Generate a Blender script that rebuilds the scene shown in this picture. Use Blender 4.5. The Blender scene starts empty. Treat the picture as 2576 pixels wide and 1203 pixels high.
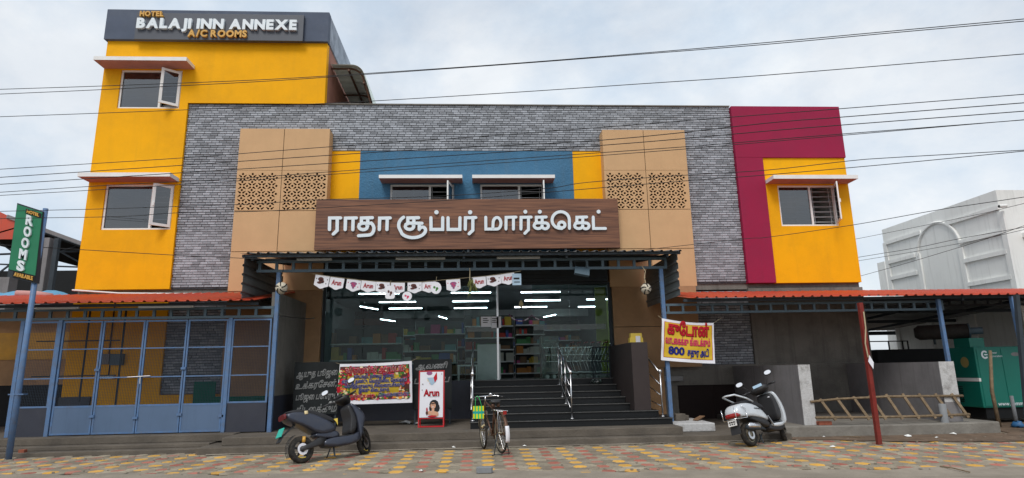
import bpy, bmesh, math, random
import numpy as np
from mathutils import Vector, Matrix
random.seed(7); rnd = random.random
def U(a, b): return a + (b - a) * rnd()
SC = bpy.context.scene
COL = SC.collection
PI = math.pi
# ---------------------------------------------------------------- camera
CAMZ = 1.45
ROT = Matrix(((0.99837411, 0.00661573, -0.05661602), (-0.05395042, -0.21091471, -0.97601452), (-0.0183982, 0.97748208, -0.21021487)))
FPX = 2388 / (4000 / 2576)
cd = bpy.data.cameras.new('camera'); cam = bpy.data.objects.new('camera', cd); COL.objects.link(cam)
cam.matrix_world = Matrix.Translation((0, 0, CAMZ)) @ ROT.to_4x4()
cd.sensor_width = 36; cd.sensor_fit = 'HORIZONTAL'; cd.lens = 2388 / 4000 * 36; cd.clip_end = 2000; cd.clip_start = 0.05
SC.camera = cam
def at(px, py, X=None, Y=None, Z=None):
    "point of the real plane X=, Y= or Z= measured off the survey photograph (2576 px wide)"
    d = ROT @ Vector((px - 1288, -(py - 601.5), -FPX))
    if Y is not None: t = Y / d.y
    elif Z is not None: t = (Z - CAMZ) / d.z
    else: t = X / d.x
    return Vector((0, 0, CAMZ)) + d * t
# ---------------------------------------------------------------- world and light
SUN_EL, SUN_AZ = math.radians(52), math.radians(200)   # azimuth measured from +Y clockwise: behind the camera
W = bpy.data.worlds.new('World'); SC.world = W; W.use_nodes = True
nt = W.node_tree; N = nt.nodes; L = nt.links
bg = N['Background']
sky = N.new('ShaderNodeTexSky'); sky.sky_type = 'NISHITA'; sky.sun_disc = False
sky.sun_elevation = SUN_EL; sky.sun_rotation = SUN_AZ; sky.air_density = 1.0; sky.dust_density = 1.5; sky.altitude = 50
tc = N.new('ShaderNodeTexCoord')
mp = N.new('ShaderNodeMapping'); mp.inputs['Scale'].default_value = (1.0, 1.0, 1.5); mp.inputs['Rotation'].default_value = (0.15, 0.25, 0.4)
n1 = N.new('ShaderNodeTexNoise'); n1.inputs['Scale'].default_value = 2.3; n1.inputs['Detail'].default_value = 9; n1.inputs['Roughness'].default_value = .6; n1.inputs['Distortion'].default_value = .35
n2 = N.new('ShaderNodeTexNoise'); n2.inputs['Scale'].default_value = 3.6; n2.inputs['Detail'].default_value = 8; n2.inputs['Roughness'].default_value = .62
r1 = N.new('ShaderNodeValToRGB'); r1.color_ramp.elements[0].position = .36; r1.color_ramp.elements[0].color = (.74, .74, .74, 1); r1.color_ramp.elements[1].position = .62; r1.color_ramp.elements[1].color = (1, 1, 1, 1)
r2 = N.new('ShaderNodeValToRGB'); r2.color_ramp.elements[0].position = .36; r2.color_ramp.elements[0].color = (5.15, 5.95, 6.85, 1); r2.color_ramp.elements[1].position = .62; r2.color_ramp.elements[1].color = (6.9, 7.2, 7.5, 1)
mx = N.new('ShaderNodeMix'); mx.data_type = 'RGBA'
tint = N.new('ShaderNodeMix'); tint.data_type = 'RGBA'; tint.blend_type = 'MULTIPLY'; tint.inputs[0].default_value = 1; tint.inputs[7].default_value = (1.25, 1.12, 1.0, 1)
L.new(tc.outputs['Generated'], mp.inputs['Vector']); L.new(mp.outputs[0], n1.inputs['Vector']); L.new(mp.outputs[0], n2.inputs['Vector'])
L.new(n1.outputs[0], r1.inputs[0]); L.new(n2.outputs[0], r2.inputs[0])
L.new(r1.outputs[0], mx.inputs[0]); L.new(sky.outputs[0], tint.inputs[6]); L.new(tint.outputs[2], mx.inputs[6]); L.new(r2.outputs[0], mx.inputs[7])
L.new(mx.outputs[2], bg.inputs['Color']); bg.inputs['Strength'].default_value = 0.1
sl = bpy.data.lights.new('sun', 'SUN'); so = bpy.data.objects.new('sun', sl); COL.objects.link(so)
sl.energy = 1.5; sl.angle = math.radians(22); sl.color = (1, .965, .91)
sd = Vector((math.sin(SUN_AZ) * math.cos(SUN_EL), math.cos(SUN_AZ) * math.cos(SUN_EL), math.sin(SUN_EL)))
so.rotation_euler = sd.to_track_quat('Z', 'Y').to_euler()
SC.view_settings.view_transform = 'Standard'; SC.view_settings.look = 'None'; SC.view_settings.gamma = 1; SC.view_settings.use_curve_mapping = False
SC.view_settings.exposure = 0.4
SC.cycles.max_bounces = 6; SC.cycles.transparent_max_bounces = 16; SC.cycles.sample_clamp_indirect = 4
SC.cycles.caustics_reflective = False; SC.cycles.caustics_refractive = False
# ---------------------------------------------------------------- materials
def mat(name, col, rough=.8, metal=0., var=.12, scale=3., bump=.0, bscale=60., stain=None, stain_amt=.0, stain_scale=1.2, rand=0., emit=None, spec=.5, streak=None, streak_amt=0.):
    m = bpy.data.materials.new(name); m.use_nodes = True
    t = m.node_tree; n = t.nodes; l = t.links; p = n['Principled BSDF']
    p.inputs['Roughness'].default_value = rough; p.inputs['Metallic'].default_value = metal; p.inputs['Specular IOR Level'].default_value = spec if rough < .6 else spec * .4
    geo = n.new('ShaderNodeNewGeometry')
    no = n.new('ShaderNodeTexNoise'); no.inputs['Scale'].default_value = scale; no.inputs['Detail'].default_value = 7; no.inputs['Roughness'].default_value = .6
    l.new(geo.outputs['Position'], no.inputs['Vector'])
    a = n.new('ShaderNodeMapRange'); a.inputs[1].default_value = .3; a.inputs[2].default_value = .7; a.inputs[3].default_value = 1 - var; a.inputs[4].default_value = 1 + var
    l.new(no.outputs[0], a.inputs[0])
    fac = a.outputs[0]
    if rand:
        oi = n.new('ShaderNodeObjectInfo'); ad = n.new('ShaderNodeMath'); ad.operation = 'ADD'; fr = n.new('ShaderNodeMath'); fr.operation = 'FRACT'
        l.new(oi.outputs['Random'], ad.inputs[0]); l.new(geo.outputs['Random Per Island'], ad.inputs[1]); l.new(ad.outputs[0], fr.inputs[0])
        b = n.new('ShaderNodeMapRange'); b.inputs[3].default_value = 1 - rand; b.inputs[4].default_value = 1 + rand; l.new(fr.outputs[0], b.inputs[0])
        mu = n.new('ShaderNodeMath'); mu.operation = 'MULTIPLY'; l.new(fac, mu.inputs[0]); l.new(b.outputs[0], mu.inputs[1]); fac = mu.outputs[0]
    mu = n.new('ShaderNodeMix'); mu.data_type = 'RGBA'; mu.blend_type = 'MULTIPLY'; mu.inputs[0].default_value = 1
    mu.inputs[6].default_value = (*col, 1); l.new(fac, mu.inputs[7]); out = mu.outputs[2]
    if stain:
        s = n.new('ShaderNodeTexNoise'); s.inputs['Scale'].default_value = stain_scale; s.inputs['Detail'].default_value = 9; s.inputs['Roughness'].default_value = .7
        l.new(geo.outputs['Position'], s.inputs['Vector'])
        c = n.new('ShaderNodeMapRange'); c.inputs[1].default_value = .45; c.inputs[2].default_value = .68; c.inputs[3].default_value = 0; c.inputs[4].default_value = stain_amt
        l.new(s.outputs[0], c.inputs[0])
        q = n.new('ShaderNodeMix'); q.data_type = 'RGBA'; q.inputs[7].default_value = (*stain, 1); l.new(c.outputs[0], q.inputs[0]); l.new(out, q.inputs[6]); out = q.outputs[2]
    if streak:
        sm = n.new('ShaderNodeMapping'); sm.inputs['Scale'].default_value = (7, 7, .45); l.new(geo.outputs['Position'], sm.inputs[0])
        s2 = n.new('ShaderNodeTexNoise'); s2.inputs['Scale'].default_value = 1.0; s2.inputs['Detail'].default_value = 6; s2.inputs['Roughness'].default_value = .65; l.new(sm.outputs[0], s2.inputs['Vector'])
        c2 = n.new('ShaderNodeMapRange'); c2.inputs[1].default_value = .52; c2.inputs[2].default_value = .72; c2.inputs[3].default_value = 0; c2.inputs[4].default_value = streak_amt; l.new(s2.outputs[0], c2.inputs[0])
        q2 = n.new('ShaderNodeMix'); q2.data_type = 'RGBA'; q2.inputs[7].default_value = (*streak, 1); l.new(c2.outputs[0], q2.inputs[0]); l.new(out, q2.inputs[6]); out = q2.outputs[2]
    l.new(out, p.inputs['Base Color'])
    if bump:
        bn = n.new('ShaderNodeTexNoise'); bn.inputs['Scale'].default_value = bscale; bn.inputs['Detail'].default_value = 5
        l.new(geo.outputs['Position'], bn.inputs['Vector'])
        bm_ = n.new('ShaderNodeBump'); bm_.inputs['Strength'].default_value = bump; bm_.inputs['Distance'].default_value = .02
        l.new(bn.outputs[0], bm_.inputs['Height']); l.new(bm_.outputs[0], p.inputs['Normal'])
    if emit:
        p.inputs['Emission Color'].default_value = (*emit[:3], 1); p.inputs['Emission Strength'].default_value = emit[3]
    return m
M = {}
M['yellow'] = mat('yellow_plaster', (.88, .415, .002), .75, var=.05, scale=.9, bump=.25, bscale=45, stain=(.55, .27, .01), stain_amt=.35, stain_scale=.7, streak=(.50, .26, .02), streak_amt=.12)
M['ochre'] = mat('ochre_plaster', (.62, .34, .07), .85, var=.1, bump=.2, stain=(.3, .2, .1), stain_amt=.5)
M['parapet'] = mat('slate_grey_paint', (.085, .105, .15), .7, var=.08, bump=.2, stain=(.13, .15, .19), stain_amt=.5)
M['signdark'] = mat('dark_grey_sign_sheet', (.062, .07, .09), .5, var=.05)
M['maroon'] = mat('maroon_paint', (.30, .014, .058), .65, var=.06, scale=1, bump=.2, bscale=50, stain=(.22, .02, .06), stain_amt=.35, streak=(.17, .03, .06), streak_amt=.15)
M['blue'] = mat('blue_rough_plaster', (.06, .165, .28), .8, var=.1, scale=2, bump=.9, bscale=22, stain=(.04, .12, .22), stain_amt=.4, streak=(.10, .16, .22), streak_amt=.35)
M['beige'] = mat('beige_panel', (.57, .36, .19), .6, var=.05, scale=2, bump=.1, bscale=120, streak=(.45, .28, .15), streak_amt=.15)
M['beige_dull'] = mat('dull_beige_panel', (.42, .25, .13), .7, var=.1, stain=(.2, .13, .08), stain_amt=.4)  # darker beige with brown stain, for lower panels and neighbour wall bands
M['cavity'] = mat('cavity_shade', (.03, .022, .018), .9)  # shade of the hollow behind the screens, put in as near-black colour
M['brick'] = mat('grey_stone_brick', (.33, .35, .385), .7, var=.1, scale=9, bump=.3, bscale=70, rand=.32, stain=(.2, .21, .23), stain_amt=.3, stain_scale=.8)
M['mortar'] = mat('dark_mortar', (.085, .09, .10), .9, var=.15)
M['white'] = mat('white_paint', (.78, .78, .77), .6, var=.04, stain=(.5, .49, .46), stain_amt=.25)
M['upvc'] = mat('white_upvc', (.8, .8, .79), .4, var=.02)
M['soffit'] = mat('pinkish_primer', (.52, .29, .27), .9, var=.08, bump=.2)
M['grille'] = mat('grey_grille', (.55, .57, .60), .5)
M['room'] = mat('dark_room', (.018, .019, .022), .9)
M['letter'] = mat('white_acrylic', (.72, .78, .82), .35, var=.02)
M['gold'] = mat('gold_letter', (.60, .33, .06), .4, var=.08)
M['red_sheet'] = mat('red_roof_sheet', (.52, .063, .026), .42, var=.1, scale=1.4, stain=(.36, .09, .06), stain_amt=.55, stain_scale=1.8)
M['steel_blue'] = mat('blue_painted_steel', (.085, .17, .33), .5, var=.1, scale=8, stain=(.13, .12, .11), stain_amt=.45, stain_scale=9)
M['gate_sheet'] = mat('blue_painted_sheet', (.085, .14, .235), .5, var=.05, scale=2, stain=(.10, .16, .27), stain_amt=.5, streak=(.06, .10, .17), streak_amt=.45)
M['steel_dull'] = mat('grey_blue_painted_steel', (.07, .112, .145), .55, var=.1, scale=5)
M['steel_dark'] = mat('dark_steel', (.04, .05, .06), .6, var=.15)
M['grey_sheet'] = mat('grey_metal_sheet', (.16, .17, .175), .5, metal=.3, var=.15, scale=2, stain=(.09, .09, .09), stain_amt=.5)
M['mesh'] = mat('wire_mesh', (.05, .07, .10), .5, metal=.4)
M['dado'] = mat('navy_dado_paint', (.026, .03, .046), .55, var=.12, bump=.15, stain=(.05, .05, .06), stain_amt=.4)
M['plaster_grey'] = mat('raw_cement_plaster', (.20, .188, .168), .9, var=.15, scale=1.2, bump=.35, bscale=30, stain=(.085, .08, .072), stain_amt=.6, stain_scale=1, streak=(.07, .065, .06), streak_amt=.5)
M['wall_grey'] = mat('lilac_grey_plaster', (.23, .22, .225), .85, var=.1, scale=1.5, bump=.25, stain=(.14, .135, .135), stain_amt=.5, streak=(.12, .115, .11), streak_amt=.5)
M['whitewash'] = mat('whitewash', (.55, .55, .55), .9, var=.2, scale=4, bump=.5, bscale=30, stain=(.16, .15, .14), stain_amt=.8, stain_scale=4)
M['granite'] = mat('black_granite', (.011, .012, .013), .42, var=.4, scale=90, spec=.28)
M['granite_edge'] = mat('pale_granite_nosing', (.10, .098, .095), .5, var=.4, scale=20)  # paler strip along each tread edge
M['concrete'] = mat('stained_concrete', (.13, .112, .092), .9, var=.22, scale=2.2, bump=.5, bscale=25, stain=(.085, .075, .065), stain_amt=.7, stain_scale=1.3)
M['platform'] = mat('cement_platform', (.22, .205, .18), .9, var=.18, scale=2, bump=.5, bscale=20, stain=(.12, .105, .09), stain_amt=.6)
M['road'] = mat('dusty_road', (.27, .235, .19), .92, var=.2, scale=1.1, bump=.6, bscale=28, stain=(.17, .145, .115), stain_amt=.6, stain_scale=.9)
M['bed'] = mat('joint_sand', (.10, .082, .065), .95, var=.3, scale=8, bump=.4)
M['dirt'] = mat('brown_dirt', (.155, .108, .075), .95, var=.3, scale=5, bump=.8, bscale=18, stain=(.08, .06, .045), stain_amt=.6)
DUST = (.27, .235, .185)
M['pv_y'] = mat('yellow_paver', (.64, .35, .065), .85, var=.12, scale=10, rand=.14, bump=.4, bscale=50, stain=DUST, stain_amt=.42, stain_scale=2.2)
M['pv_r'] = mat('red_paver', (.38, .125, .09), .85, var=.15, scale=10, rand=.22, bump=.4, bscale=50, stain=DUST, stain_amt=.75, stain_scale=2.2)
M['pv_g'] = mat('grey_paver', (.29, .252, .188), .88, var=.2, scale=10, rand=.3, bump=.4, bscale=50, stain=(.185, .145, .115), stain_amt=.85, stain_scale=2.0)
M['rubber'] = mat('tyre_rubber', (.022, .021, .02), .8, var=.2, scale=20, stain=(.12, .10, .075), stain_amt=.5, stain_scale=12)
M['black_plastic'] = mat('black_plastic', (.02, .02, .022), .5, var=.1, scale=10)
M['dark_paint'] = mat('gunmetal_paint', (.045, .052, .075), .28, metal=.35, var=.04, stain=(.09, .085, .08), stain_amt=.25, stain_scale=8)
M['silver_paint'] = mat('silver_white_paint', (.62, .66, .70), .28, metal=.15, var=.03, stain=(.4, .38, .34), stain_amt=.2, stain_scale=7)
M['seat'] = mat('black_seat_vinyl', (.03, .03, .033), .6, bump=.1)
M['chrome'] = mat('chrome', (.75, .76, .78), .18, metal=1., var=.03)
M['steel'] = mat('brushed_steel', (.62, .62, .63), .28, metal=1., var=.05)
M['mirror'] = mat('mirror_glass', (.92, .92, .93), .03, metal=1., var=0)
M['alloy'] = mat('alloy_rim', (.30, .27, .2), .45, metal=.7, var=.1)
M['yel_plastic'] = mat('yellow_plastic', (.75, .55, .08), .5)
M['red_plastic'] = mat('red_lamp', (.30, .012, .01), .2)
M['green_plate'] = mat('green_number_plate', (.03, .42, .33), .5, var=.1, scale=60)
M['white_plate'] = mat('white_number_plate', (.75, .75, .73), .5)
M['ink'] = mat('black_ink', (.02, .02, .022), .7)
M['rusty'] = mat('brown_painted_tube', (.10, .05, .03), .5, metal=.4, var=.3, scale=30)
M['bag_y'] = mat('yellow_check', (.72, .68, .02), .6); M['bag_g'] = mat('green_check', (.06, .55, .16), .6); M['bag_t'] = mat('teal_check', (.02, .38, .35), .6)
M['wood'] = mat('weathered_wood', (.20, .145, .09), .85, var=.3, scale=12, bump=.5, bscale=40)
M['ply'] = mat('brown_plank', (.22, .13, .075), .85, var=.25, scale=8)
M['red_post'] = mat('red_oxide_post', (.20, .028, .022), .65, var=.2, scale=8, stain=(.12, .04, .03), stain_amt=.5)
M['gen'] = mat('green_enamel', (.0, .155, .115), .45, var=.05)
M['gen_dark'] = mat('black_and_shade', (.012, .013, .014), .7)  # black generator finish; in the left shed it stands for interior shade
M['pipe'] = mat('rusted_silencer', (.03, .027, .025), .7, var=.3, scale=10)
M['pvc'] = mat('grey_pipe', (.22, .23, .24), .6, var=.1)
M['white_bldg'] = mat('white_render', (.80, .81, .79), .85, var=.05, scale=.5, bump=.15, stain=(.66, .66, .64), stain_amt=.5, stain_scale=.4, streak=(.45, .45, .43), streak_amt=.4)
M['tarp'] = mat('blue_tarp', (.11, .30, .46), .6, var=.15, scale=2)
M['board'] = mat('blackboard', (.018, .021, .022), .7, var=.2, scale=3)
M['chalk'] = mat('chalk', (.46, .47, .47), .95)
M['flex_white'] = mat('white_flex', (.75, .75, .80), .45, var=.04)
M['flex_yellow'] = mat('yellow_flex', (.66, .43, .02), .45, var=.06, scale=4)
M['pr_red'] = mat('red_print', (.46, .012, .025), .6); M['pr_navy'] = mat('navy_print', (.02, .03, .22), .6); M['pr_pink'] = mat('magenta_print', (.6, .04, .12), .6)
M['pr_green'] = mat('green_print', (.06, .20, .04), .6); M['pr_orange'] = mat('orange_print', (.75, .28, .04), .6); M['pr_cream'] = mat('cream_print', (.75, .62, .36), .6); M['pr_brown'] = mat('brown_print', (.10, .035, .03), .6)
M['pr_gold'] = mat('gold_print', (.50, .34, .03), .6, var=.2, scale=6); M['pr_skin'] = mat('skin_print', (.62, .34, .22), .6); M['pr_purple'] = mat('purple_print', (.30, .10, .22), .6); M['pr_cyan'] = mat('grey_blue_print', (.35, .48, .6), .6)
M['red_frame'] = mat('red_frame', (.5, .015, .02), .4)
M['sign_green'] = mat('green_sign_face', (.008, .18, .08), .4, var=.05)
M['wire'] = mat('overhead_wire', (.025, .025, .027), .6)
M['rope'] = mat('rope', (.45, .38, .25), .9)
M['pot'] = mat('painted_pot', (.55, .5, .4), .7, var=.5, scale=40)
M['leaf'] = mat('dry_leaf', (.12, .13, .04), .8, var=.3, scale=20)
M['paper'] = mat('litter_paper', (.72, .72, .7), .8)
M['terracotta'] = mat('red_brick', (.28, .09, .055), .9, var=.2, scale=20)
M['blue_plastic'] = mat('blue_plastic_bag', (.03, .13, .3), .5)
M['batten'] = mat('tube_batten', (.38, .37, .33), .6)
M['tube_lit'] = mat('lit_tube', (.9, .95, 1), .4, emit=(.78, .9, 1, 15))
M['shop_wall'] = mat('shop_wall', (.24, .27, .27), .8, var=.1)
M['shop_green'] = mat('shop_lime_wall', (.42, .5, .12), .8)
M['shop_floor'] = mat('shop_floor', (.2, .2, .2), .3)
M['shelf'] = mat('shelf_white', (.6, .62, .62), .5)
M['shelf_dark'] = mat('shelf_back', (.07, .08, .08), .7)
M['goods'] = mat('packets', (.3, .3, .3), .6, rand=.3)
# colourful packets: hue from the island number
def goods():
    m = M['goods']; t = m.node_tree; n = t.nodes; l = t.links
    g = n.new('ShaderNodeNewGeometry'); r = n.new('ShaderNodeValToRGB'); r.color_ramp.interpolation = 'CONSTANT'
    cols = [(.4, .05, .04), (.5, .35, .05), (.08, .25, .1), (.5, .5, .45), (.06, .1, .3), (.5, .2, .05), (.3, .32, .3), (.45, .08, .2), (.12, .28, .3), (.2, .12, .07)]
    for i in range(2): r.color_ramp.elements[i].color = (*cols[i], 1); r.color_ramp.elements[i].position = i * .1
    for i in range(2, 10):
        e = r.color_ramp.elements.new(i * .1); e.color = (*cols[i], 1)
    l.new(g.outputs['Random Per Island'], r.inputs[0]); l.new(r.outputs[0], n['Principled BSDF'].inputs['Base Color'])
goods()
def glass(name, tintc, refl=1.0, rough=.02):
    m = bpy.data.materials.new(name); m.use_nodes = True; t = m.node_tree; n = t.nodes; l = t.links
    n.remove(n['Principled BSDF']); o = n['Material Output']
    tr = n.new('ShaderNodeBsdfTransparent'); tr.inputs[0].default_value = (*tintc, 1)
    gl = n.new('ShaderNodeBsdfGlossy'); gl.inputs['Roughness'].default_value = rough
    fr = n.new('ShaderNodeFresnel'); fr.inputs[0].default_value = 1.5
    mu = n.new('ShaderNodeMath'); mu.operation = 'MULTIPLY'; mu.inputs[1].default_value = refl; l.new(fr.outputs[0], mu.inputs[0])
    mi = n.new('ShaderNodeMixShader'); l.new(mu.outputs[0], mi.inputs[0]); l.new(tr.outputs[0], mi.inputs[1]); l.new(gl.outputs[0], mi.inputs[2]); l.new(mi.outputs[0], o.inputs[0])
    return m
M['glass'] = glass('shop_glass', (.78, .86, .84), .42)
M['glass_win'] = glass('window_glass', (.40, .43, .47), 3.4)
M['film'] = glass('frosted_strip', (.45, .55, .52), 2.0, .3)
# wood grain sign sheet: long horizontal streaks
def woodsheet():
    m = mat('brown_wood_cladding', (.14, .055, .028), .5, var=.05); t = m.node_tree; n = t.nodes; l = t.links
    g = n.new('ShaderNodeNewGeometry'); mp = n.new('ShaderNodeMapping'); mp.inputs['Scale'].default_value = (.6, 1, 16)
    no = n.new('ShaderNodeTexNoise'); no.inputs['Scale'].default_value = 1.6; no.inputs['Detail'].default_value = 8; no.inputs['Distortion'].default_value = .3
    r = n.new('ShaderNodeValToRGB'); r.color_ramp.elements[0].position = .34; r.color_ramp.elements[0].color = (.085, .030, .015, 1); r.color_ramp.elements[1].position = .68; r.color_ramp.elements[1].color = (.23, .095, .045, 1)
    l.new(g.outputs['Position'], mp.inputs[0]); l.new(mp.outputs[0], no.inputs[0]); l.new(no.outputs[0], r.inputs[0]); l.new(r.outputs[0], n['Principled BSDF'].inputs['Base Color'])
    return m
M['woodsheet'] = woodsheet()
# ---------------------------------------------------------------- mesh builder
class MB:
    def __init__(s): s.v = []; s.f = []; s.m = []; s.cur = 0
    def add(s, vs, fs):
        b = len(s.v); s.v += [tuple(p) for p in vs]
        for f in fs: s.f.append([i + b for i in f]); s.m.append(s.cur)
        return s
    def box(s, x0, x1, y0, y1, z0, z1):
        return s.add([(x0, y0, z0), (x1, y0, z0), (x1, y1, z0), (x0, y1, z0), (x0, y0, z1), (x1, y0, z1), (x1, y1, z1), (x0, y1, z1)],
                     [(0, 3, 2, 1), (4, 5, 6, 7), (0, 1, 5, 4), (1, 2, 6, 5), (2, 3, 7, 6), (3, 0, 4, 7)])
    def obox(s, c, ax, ay, az):
        "box from centre and half-axis vectors"
        c, ax, ay, az = map(Vector, (c, ax, ay, az))
        v = [c + i * ax + j * ay + k * az for k in (-1, 1) for j in (-1, 1) for i in (-1, 1)]
        return s.add(v, [(0, 2, 3, 1), (4, 5, 7, 6), (0, 1, 5, 4), (1, 3, 7, 5), (3, 2, 6, 7), (2, 0, 4, 6)])
    def bar(s, a, b, w=.05, d=None, up=(0, 0, 1)):
        a, b = Vector(a), Vector(b); d = w if d is None else d; t = (b - a).normalized(); u = Vector(up)
        if abs(t.dot(u)) > .95: u = Vector((0, 1, 0))
        n = t.cross(u).normalized(); q = n.cross(t)
        return s.obox((a + b) / 2, (b - a) / 2, n * (w / 2), q * (d / 2))
    def tube(s, pts, r=.02, n=8, closed=False, cap=True):
        pts = [Vector(p) for p in pts]; k = len(pts); rs = r if isinstance(r, (list, tuple)) else [r] * k
        prev = None; vs = []
        for i, p in enumerate(pts):
            a = pts[(i - 1) % k] if (closed or i > 0) else p; b = pts[(i + 1) % k] if (closed or i < k - 1) else p
            t = (b - a).normalized()
            if prev is None:
                u = Vector((0, 0, 1)) if abs(t.z) < .9 else Vector((1, 0, 0)); nn = t.cross(u).normalized()
            else: nn = (prev - t * prev.dot(t)).normalized()
            prev = nn; q = t.cross(nn)
            for j in range(n):
                an = 2 * PI * j / n; vs.append(p + (nn * math.cos(an) + q * math.sin(an)) * rs[i])
        fs = []
        for i in range(k if closed else k - 1):
            for j in range(n):
                a = i * n + j; b = i * n + (j + 1) % n; c = ((i + 1) % k) * n + (j + 1) % n; d = ((i + 1) % k) * n + j; fs.append((a, b, c, d))
        if cap and not closed: fs.append(tuple(range(n))[::-1]); fs.append(tuple((k - 1) * n + j for j in range(n)))
        return s.add(vs, fs)
    def lathe(s, prof, c=(0, 0, 0), axis='z', n=20, mtx=None):
        vs = []; fs = []; k = len(prof); c = Vector(c)
        for j in range(n):
            a = 2 * PI * j / n
            for r, h in prof:
                if axis == 'z': p = Vector((r * math.cos(a), r * math.sin(a), h))
                elif axis == 'y': p = Vector((r * math.cos(a), h, r * math.sin(a)))
                else: p = Vector((h, r * math.cos(a), r * math.sin(a)))
                if mtx: p = mtx @ p
                vs.append(c + p)
        for j in range(n):
            for i in range(k - 1):
                a = j * k + i; b = ((j + 1) % n) * k + i; fs.append((a, b, b + 1, a + 1))
        return s.add(vs, fs)
    def prism(s, poly, y0, y1, plane='xz'):
        "polygon in xz extruded along y (or 'xy' along z, 'yz' along x)"
        k = len(poly)
        def P(p, h): return (p[0], h, p[1]) if plane == 'xz' else ((p[0], p[1], h) if plane == 'xy' else (h, p[0], p[1]))
        return s.add([P(p, y0) for p in poly] + [P(p, y1) for p in poly],
                     [tuple(range(k)), tuple(range(2 * k - 1, k - 1, -1))] + [(i, i + k, (i + 1) % k + k, (i + 1) % k) for i in range(k)])
    def loft(s, secs, n=16, e=2.6):
        "secs: (x, zc, hz, hw[, yc]) super-ellipse rings along x"
        vs = []; fs = []; k = len(secs)
        for sec in secs:
            x, zc, hz, hw = sec[:4]; yc = sec[4] if len(sec) > 4 else 0
            for j in range(n):
                a = 2 * PI * j / n; ca, sa = math.cos(a), math.sin(a)
                vs.append((x, yc + hw * math.copysign(abs(ca) ** (2 / e), ca), zc + hz * math.copysign(abs(sa) ** (2 / e), sa)))
        for i in range(k - 1):
            for j in range(n): fs.append((i * n + j, i * n + (j + 1) % n, (i + 1) * n + (j + 1) % n, (i + 1) * n + j))
        fs.append(tuple(range(n))[::-1]); fs.append(tuple((k - 1) * n + j for j in range(n)))
        return s.add(vs, fs)
    def xform(s, mtx):
        s.v = [tuple(mtx @ Vector(p)) for p in s.v]; return s
    def build(s, name, mats, parent=None, smooth=False, bevel=0, sub=0, kind=None, label=None, solid=0):
        me = bpy.data.meshes.new(name); me.from_pydata([tuple(p) for p in s.v], [], s.f)
        mats = mats if isinstance(mats, (list, tuple)) else [mats]
        for m_ in mats: me.materials.append(M[m_] if isinstance(m_, str) else m_)
        if len(mats) > 1: me.polygons.foreach_set('material_index', s.m)
        bm = bmesh.new(); bm.from_mesh(me); bmesh.ops.recalc_face_normals(bm, faces=bm.faces); bm.to_mesh(me); bm.free()
        if smooth: me.polygons.foreach_set('use_smooth', [True] * len(me.polygons))
        me.update(); o = bpy.data.objects.new(name, me); COL.objects.link(o)
        if parent: setpar(o, parent)
        if bevel:
            b = o.modifiers.new('b', 'BEVEL'); b.width = bevel; b.segments = 2; b.limit_method = 'ANGLE'; b.angle_limit = .6
        if solid:
            b = o.modifiers.new('s', 'SOLIDIFY'); b.thickness = solid
        if sub:
            b = o.modifiers.new('u', 'SUBSURF'); b.levels = sub; b.render_levels = sub
        if kind: o['kind'] = kind
        if label: o['label'] = label
        return o
ABS = {}
def setpar(o, parent):
    "meshes are modelled in world space: shift them so the thing's Empty stays their origin"
    o.parent = parent
    off = ABS.get(parent.name)
    if off is not None and not parent.get('_local'):
        o.matrix_parent_inverse = Matrix.Translation(-off)
def tag(o, label, cat, group=None, kind=None):
    o['label'] = label; o['category'] = cat
    if group: o['group'] = group
    if kind: o['kind'] = kind
    return o
def thing(name, label, cat, loc=(0, 0, 0), group=None, local=False, rz=0.):
    o = bpy.data.objects.new(name, None); COL.objects.link(o); o.location = loc; o.rotation_euler = (0, 0, rz); o.empty_display_size = .2
    tag(o, label, cat, group); ABS[o.name] = Vector(loc)
    LOCALS.add(o.name) if local else None
    return o
LOCALS = set()
_sp = setpar
def setpar(o, parent):
    o.parent = parent
    p = parent; root = parent
    while root.parent: root = root.parent
    if root.name in LOCALS or parent.type != 'EMPTY': return
    if root.name in ABS: o.matrix_parent_inverse = Matrix.Translation(-ABS[root.name])
def copy_tree(o, parent=None):
    c = o.copy(); COL.objects.link(c)
    if parent: c.parent = parent; c.matrix_parent_inverse = o.matrix_parent_inverse.copy()
    for ch in list(o.children): copy_tree(ch, c)
    return c
def text(s, size, name, m, loc, parent=None, extrude=.004, off=0., rx=PI / 2, align='LEFT', shear=0., sx=1., spacing=1., mtx=None, outl=0.):
    cu = bpy.data.curves.new(name, 'FONT'); cu.body = s; cu.size = size; cu.extrude = extrude; cu.offset = off; cu.align_x = align; cu.shear = shear; cu.space_character = spacing; cu.resolution_u = 3
    if outl: cu.fill_mode = 'NONE'; cu.bevel_depth = outl; cu.bevel_resolution = 0; cu.extrude = 0; cu.offset = 0
    t = bpy.data.objects.new('tmp', cu); COL.objects.link(t); bpy.context.view_layer.update()
    dg = bpy.context.evaluated_depsgraph_get(); me = bpy.data.meshes.new_from_object(t.evaluated_get(dg)); bpy.data.objects.remove(t); bpy.data.curves.remove(cu)
    M4 = mtx if mtx else Matrix.Translation(loc) @ Matrix.Rotation(rx, 4, 'X') @ Matrix.Diagonal((sx, 1, 1, 1))
    me.transform(M4); me.materials.clear(); me.materials.append(M[m])
    o = bpy.data.objects.new(name, me); COL.objects.link(o)
    if parent: setpar(o, parent)
    return o
# ================================================================ SETTING
g = MB(); g.add([(-400, -300, -.06), (400, -300, -.06), (400, 500, -.06), (-400, 500, -.06)], [(0, 1, 2, 3)]); g.build('ground', 'dirt', kind='structure')
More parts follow.
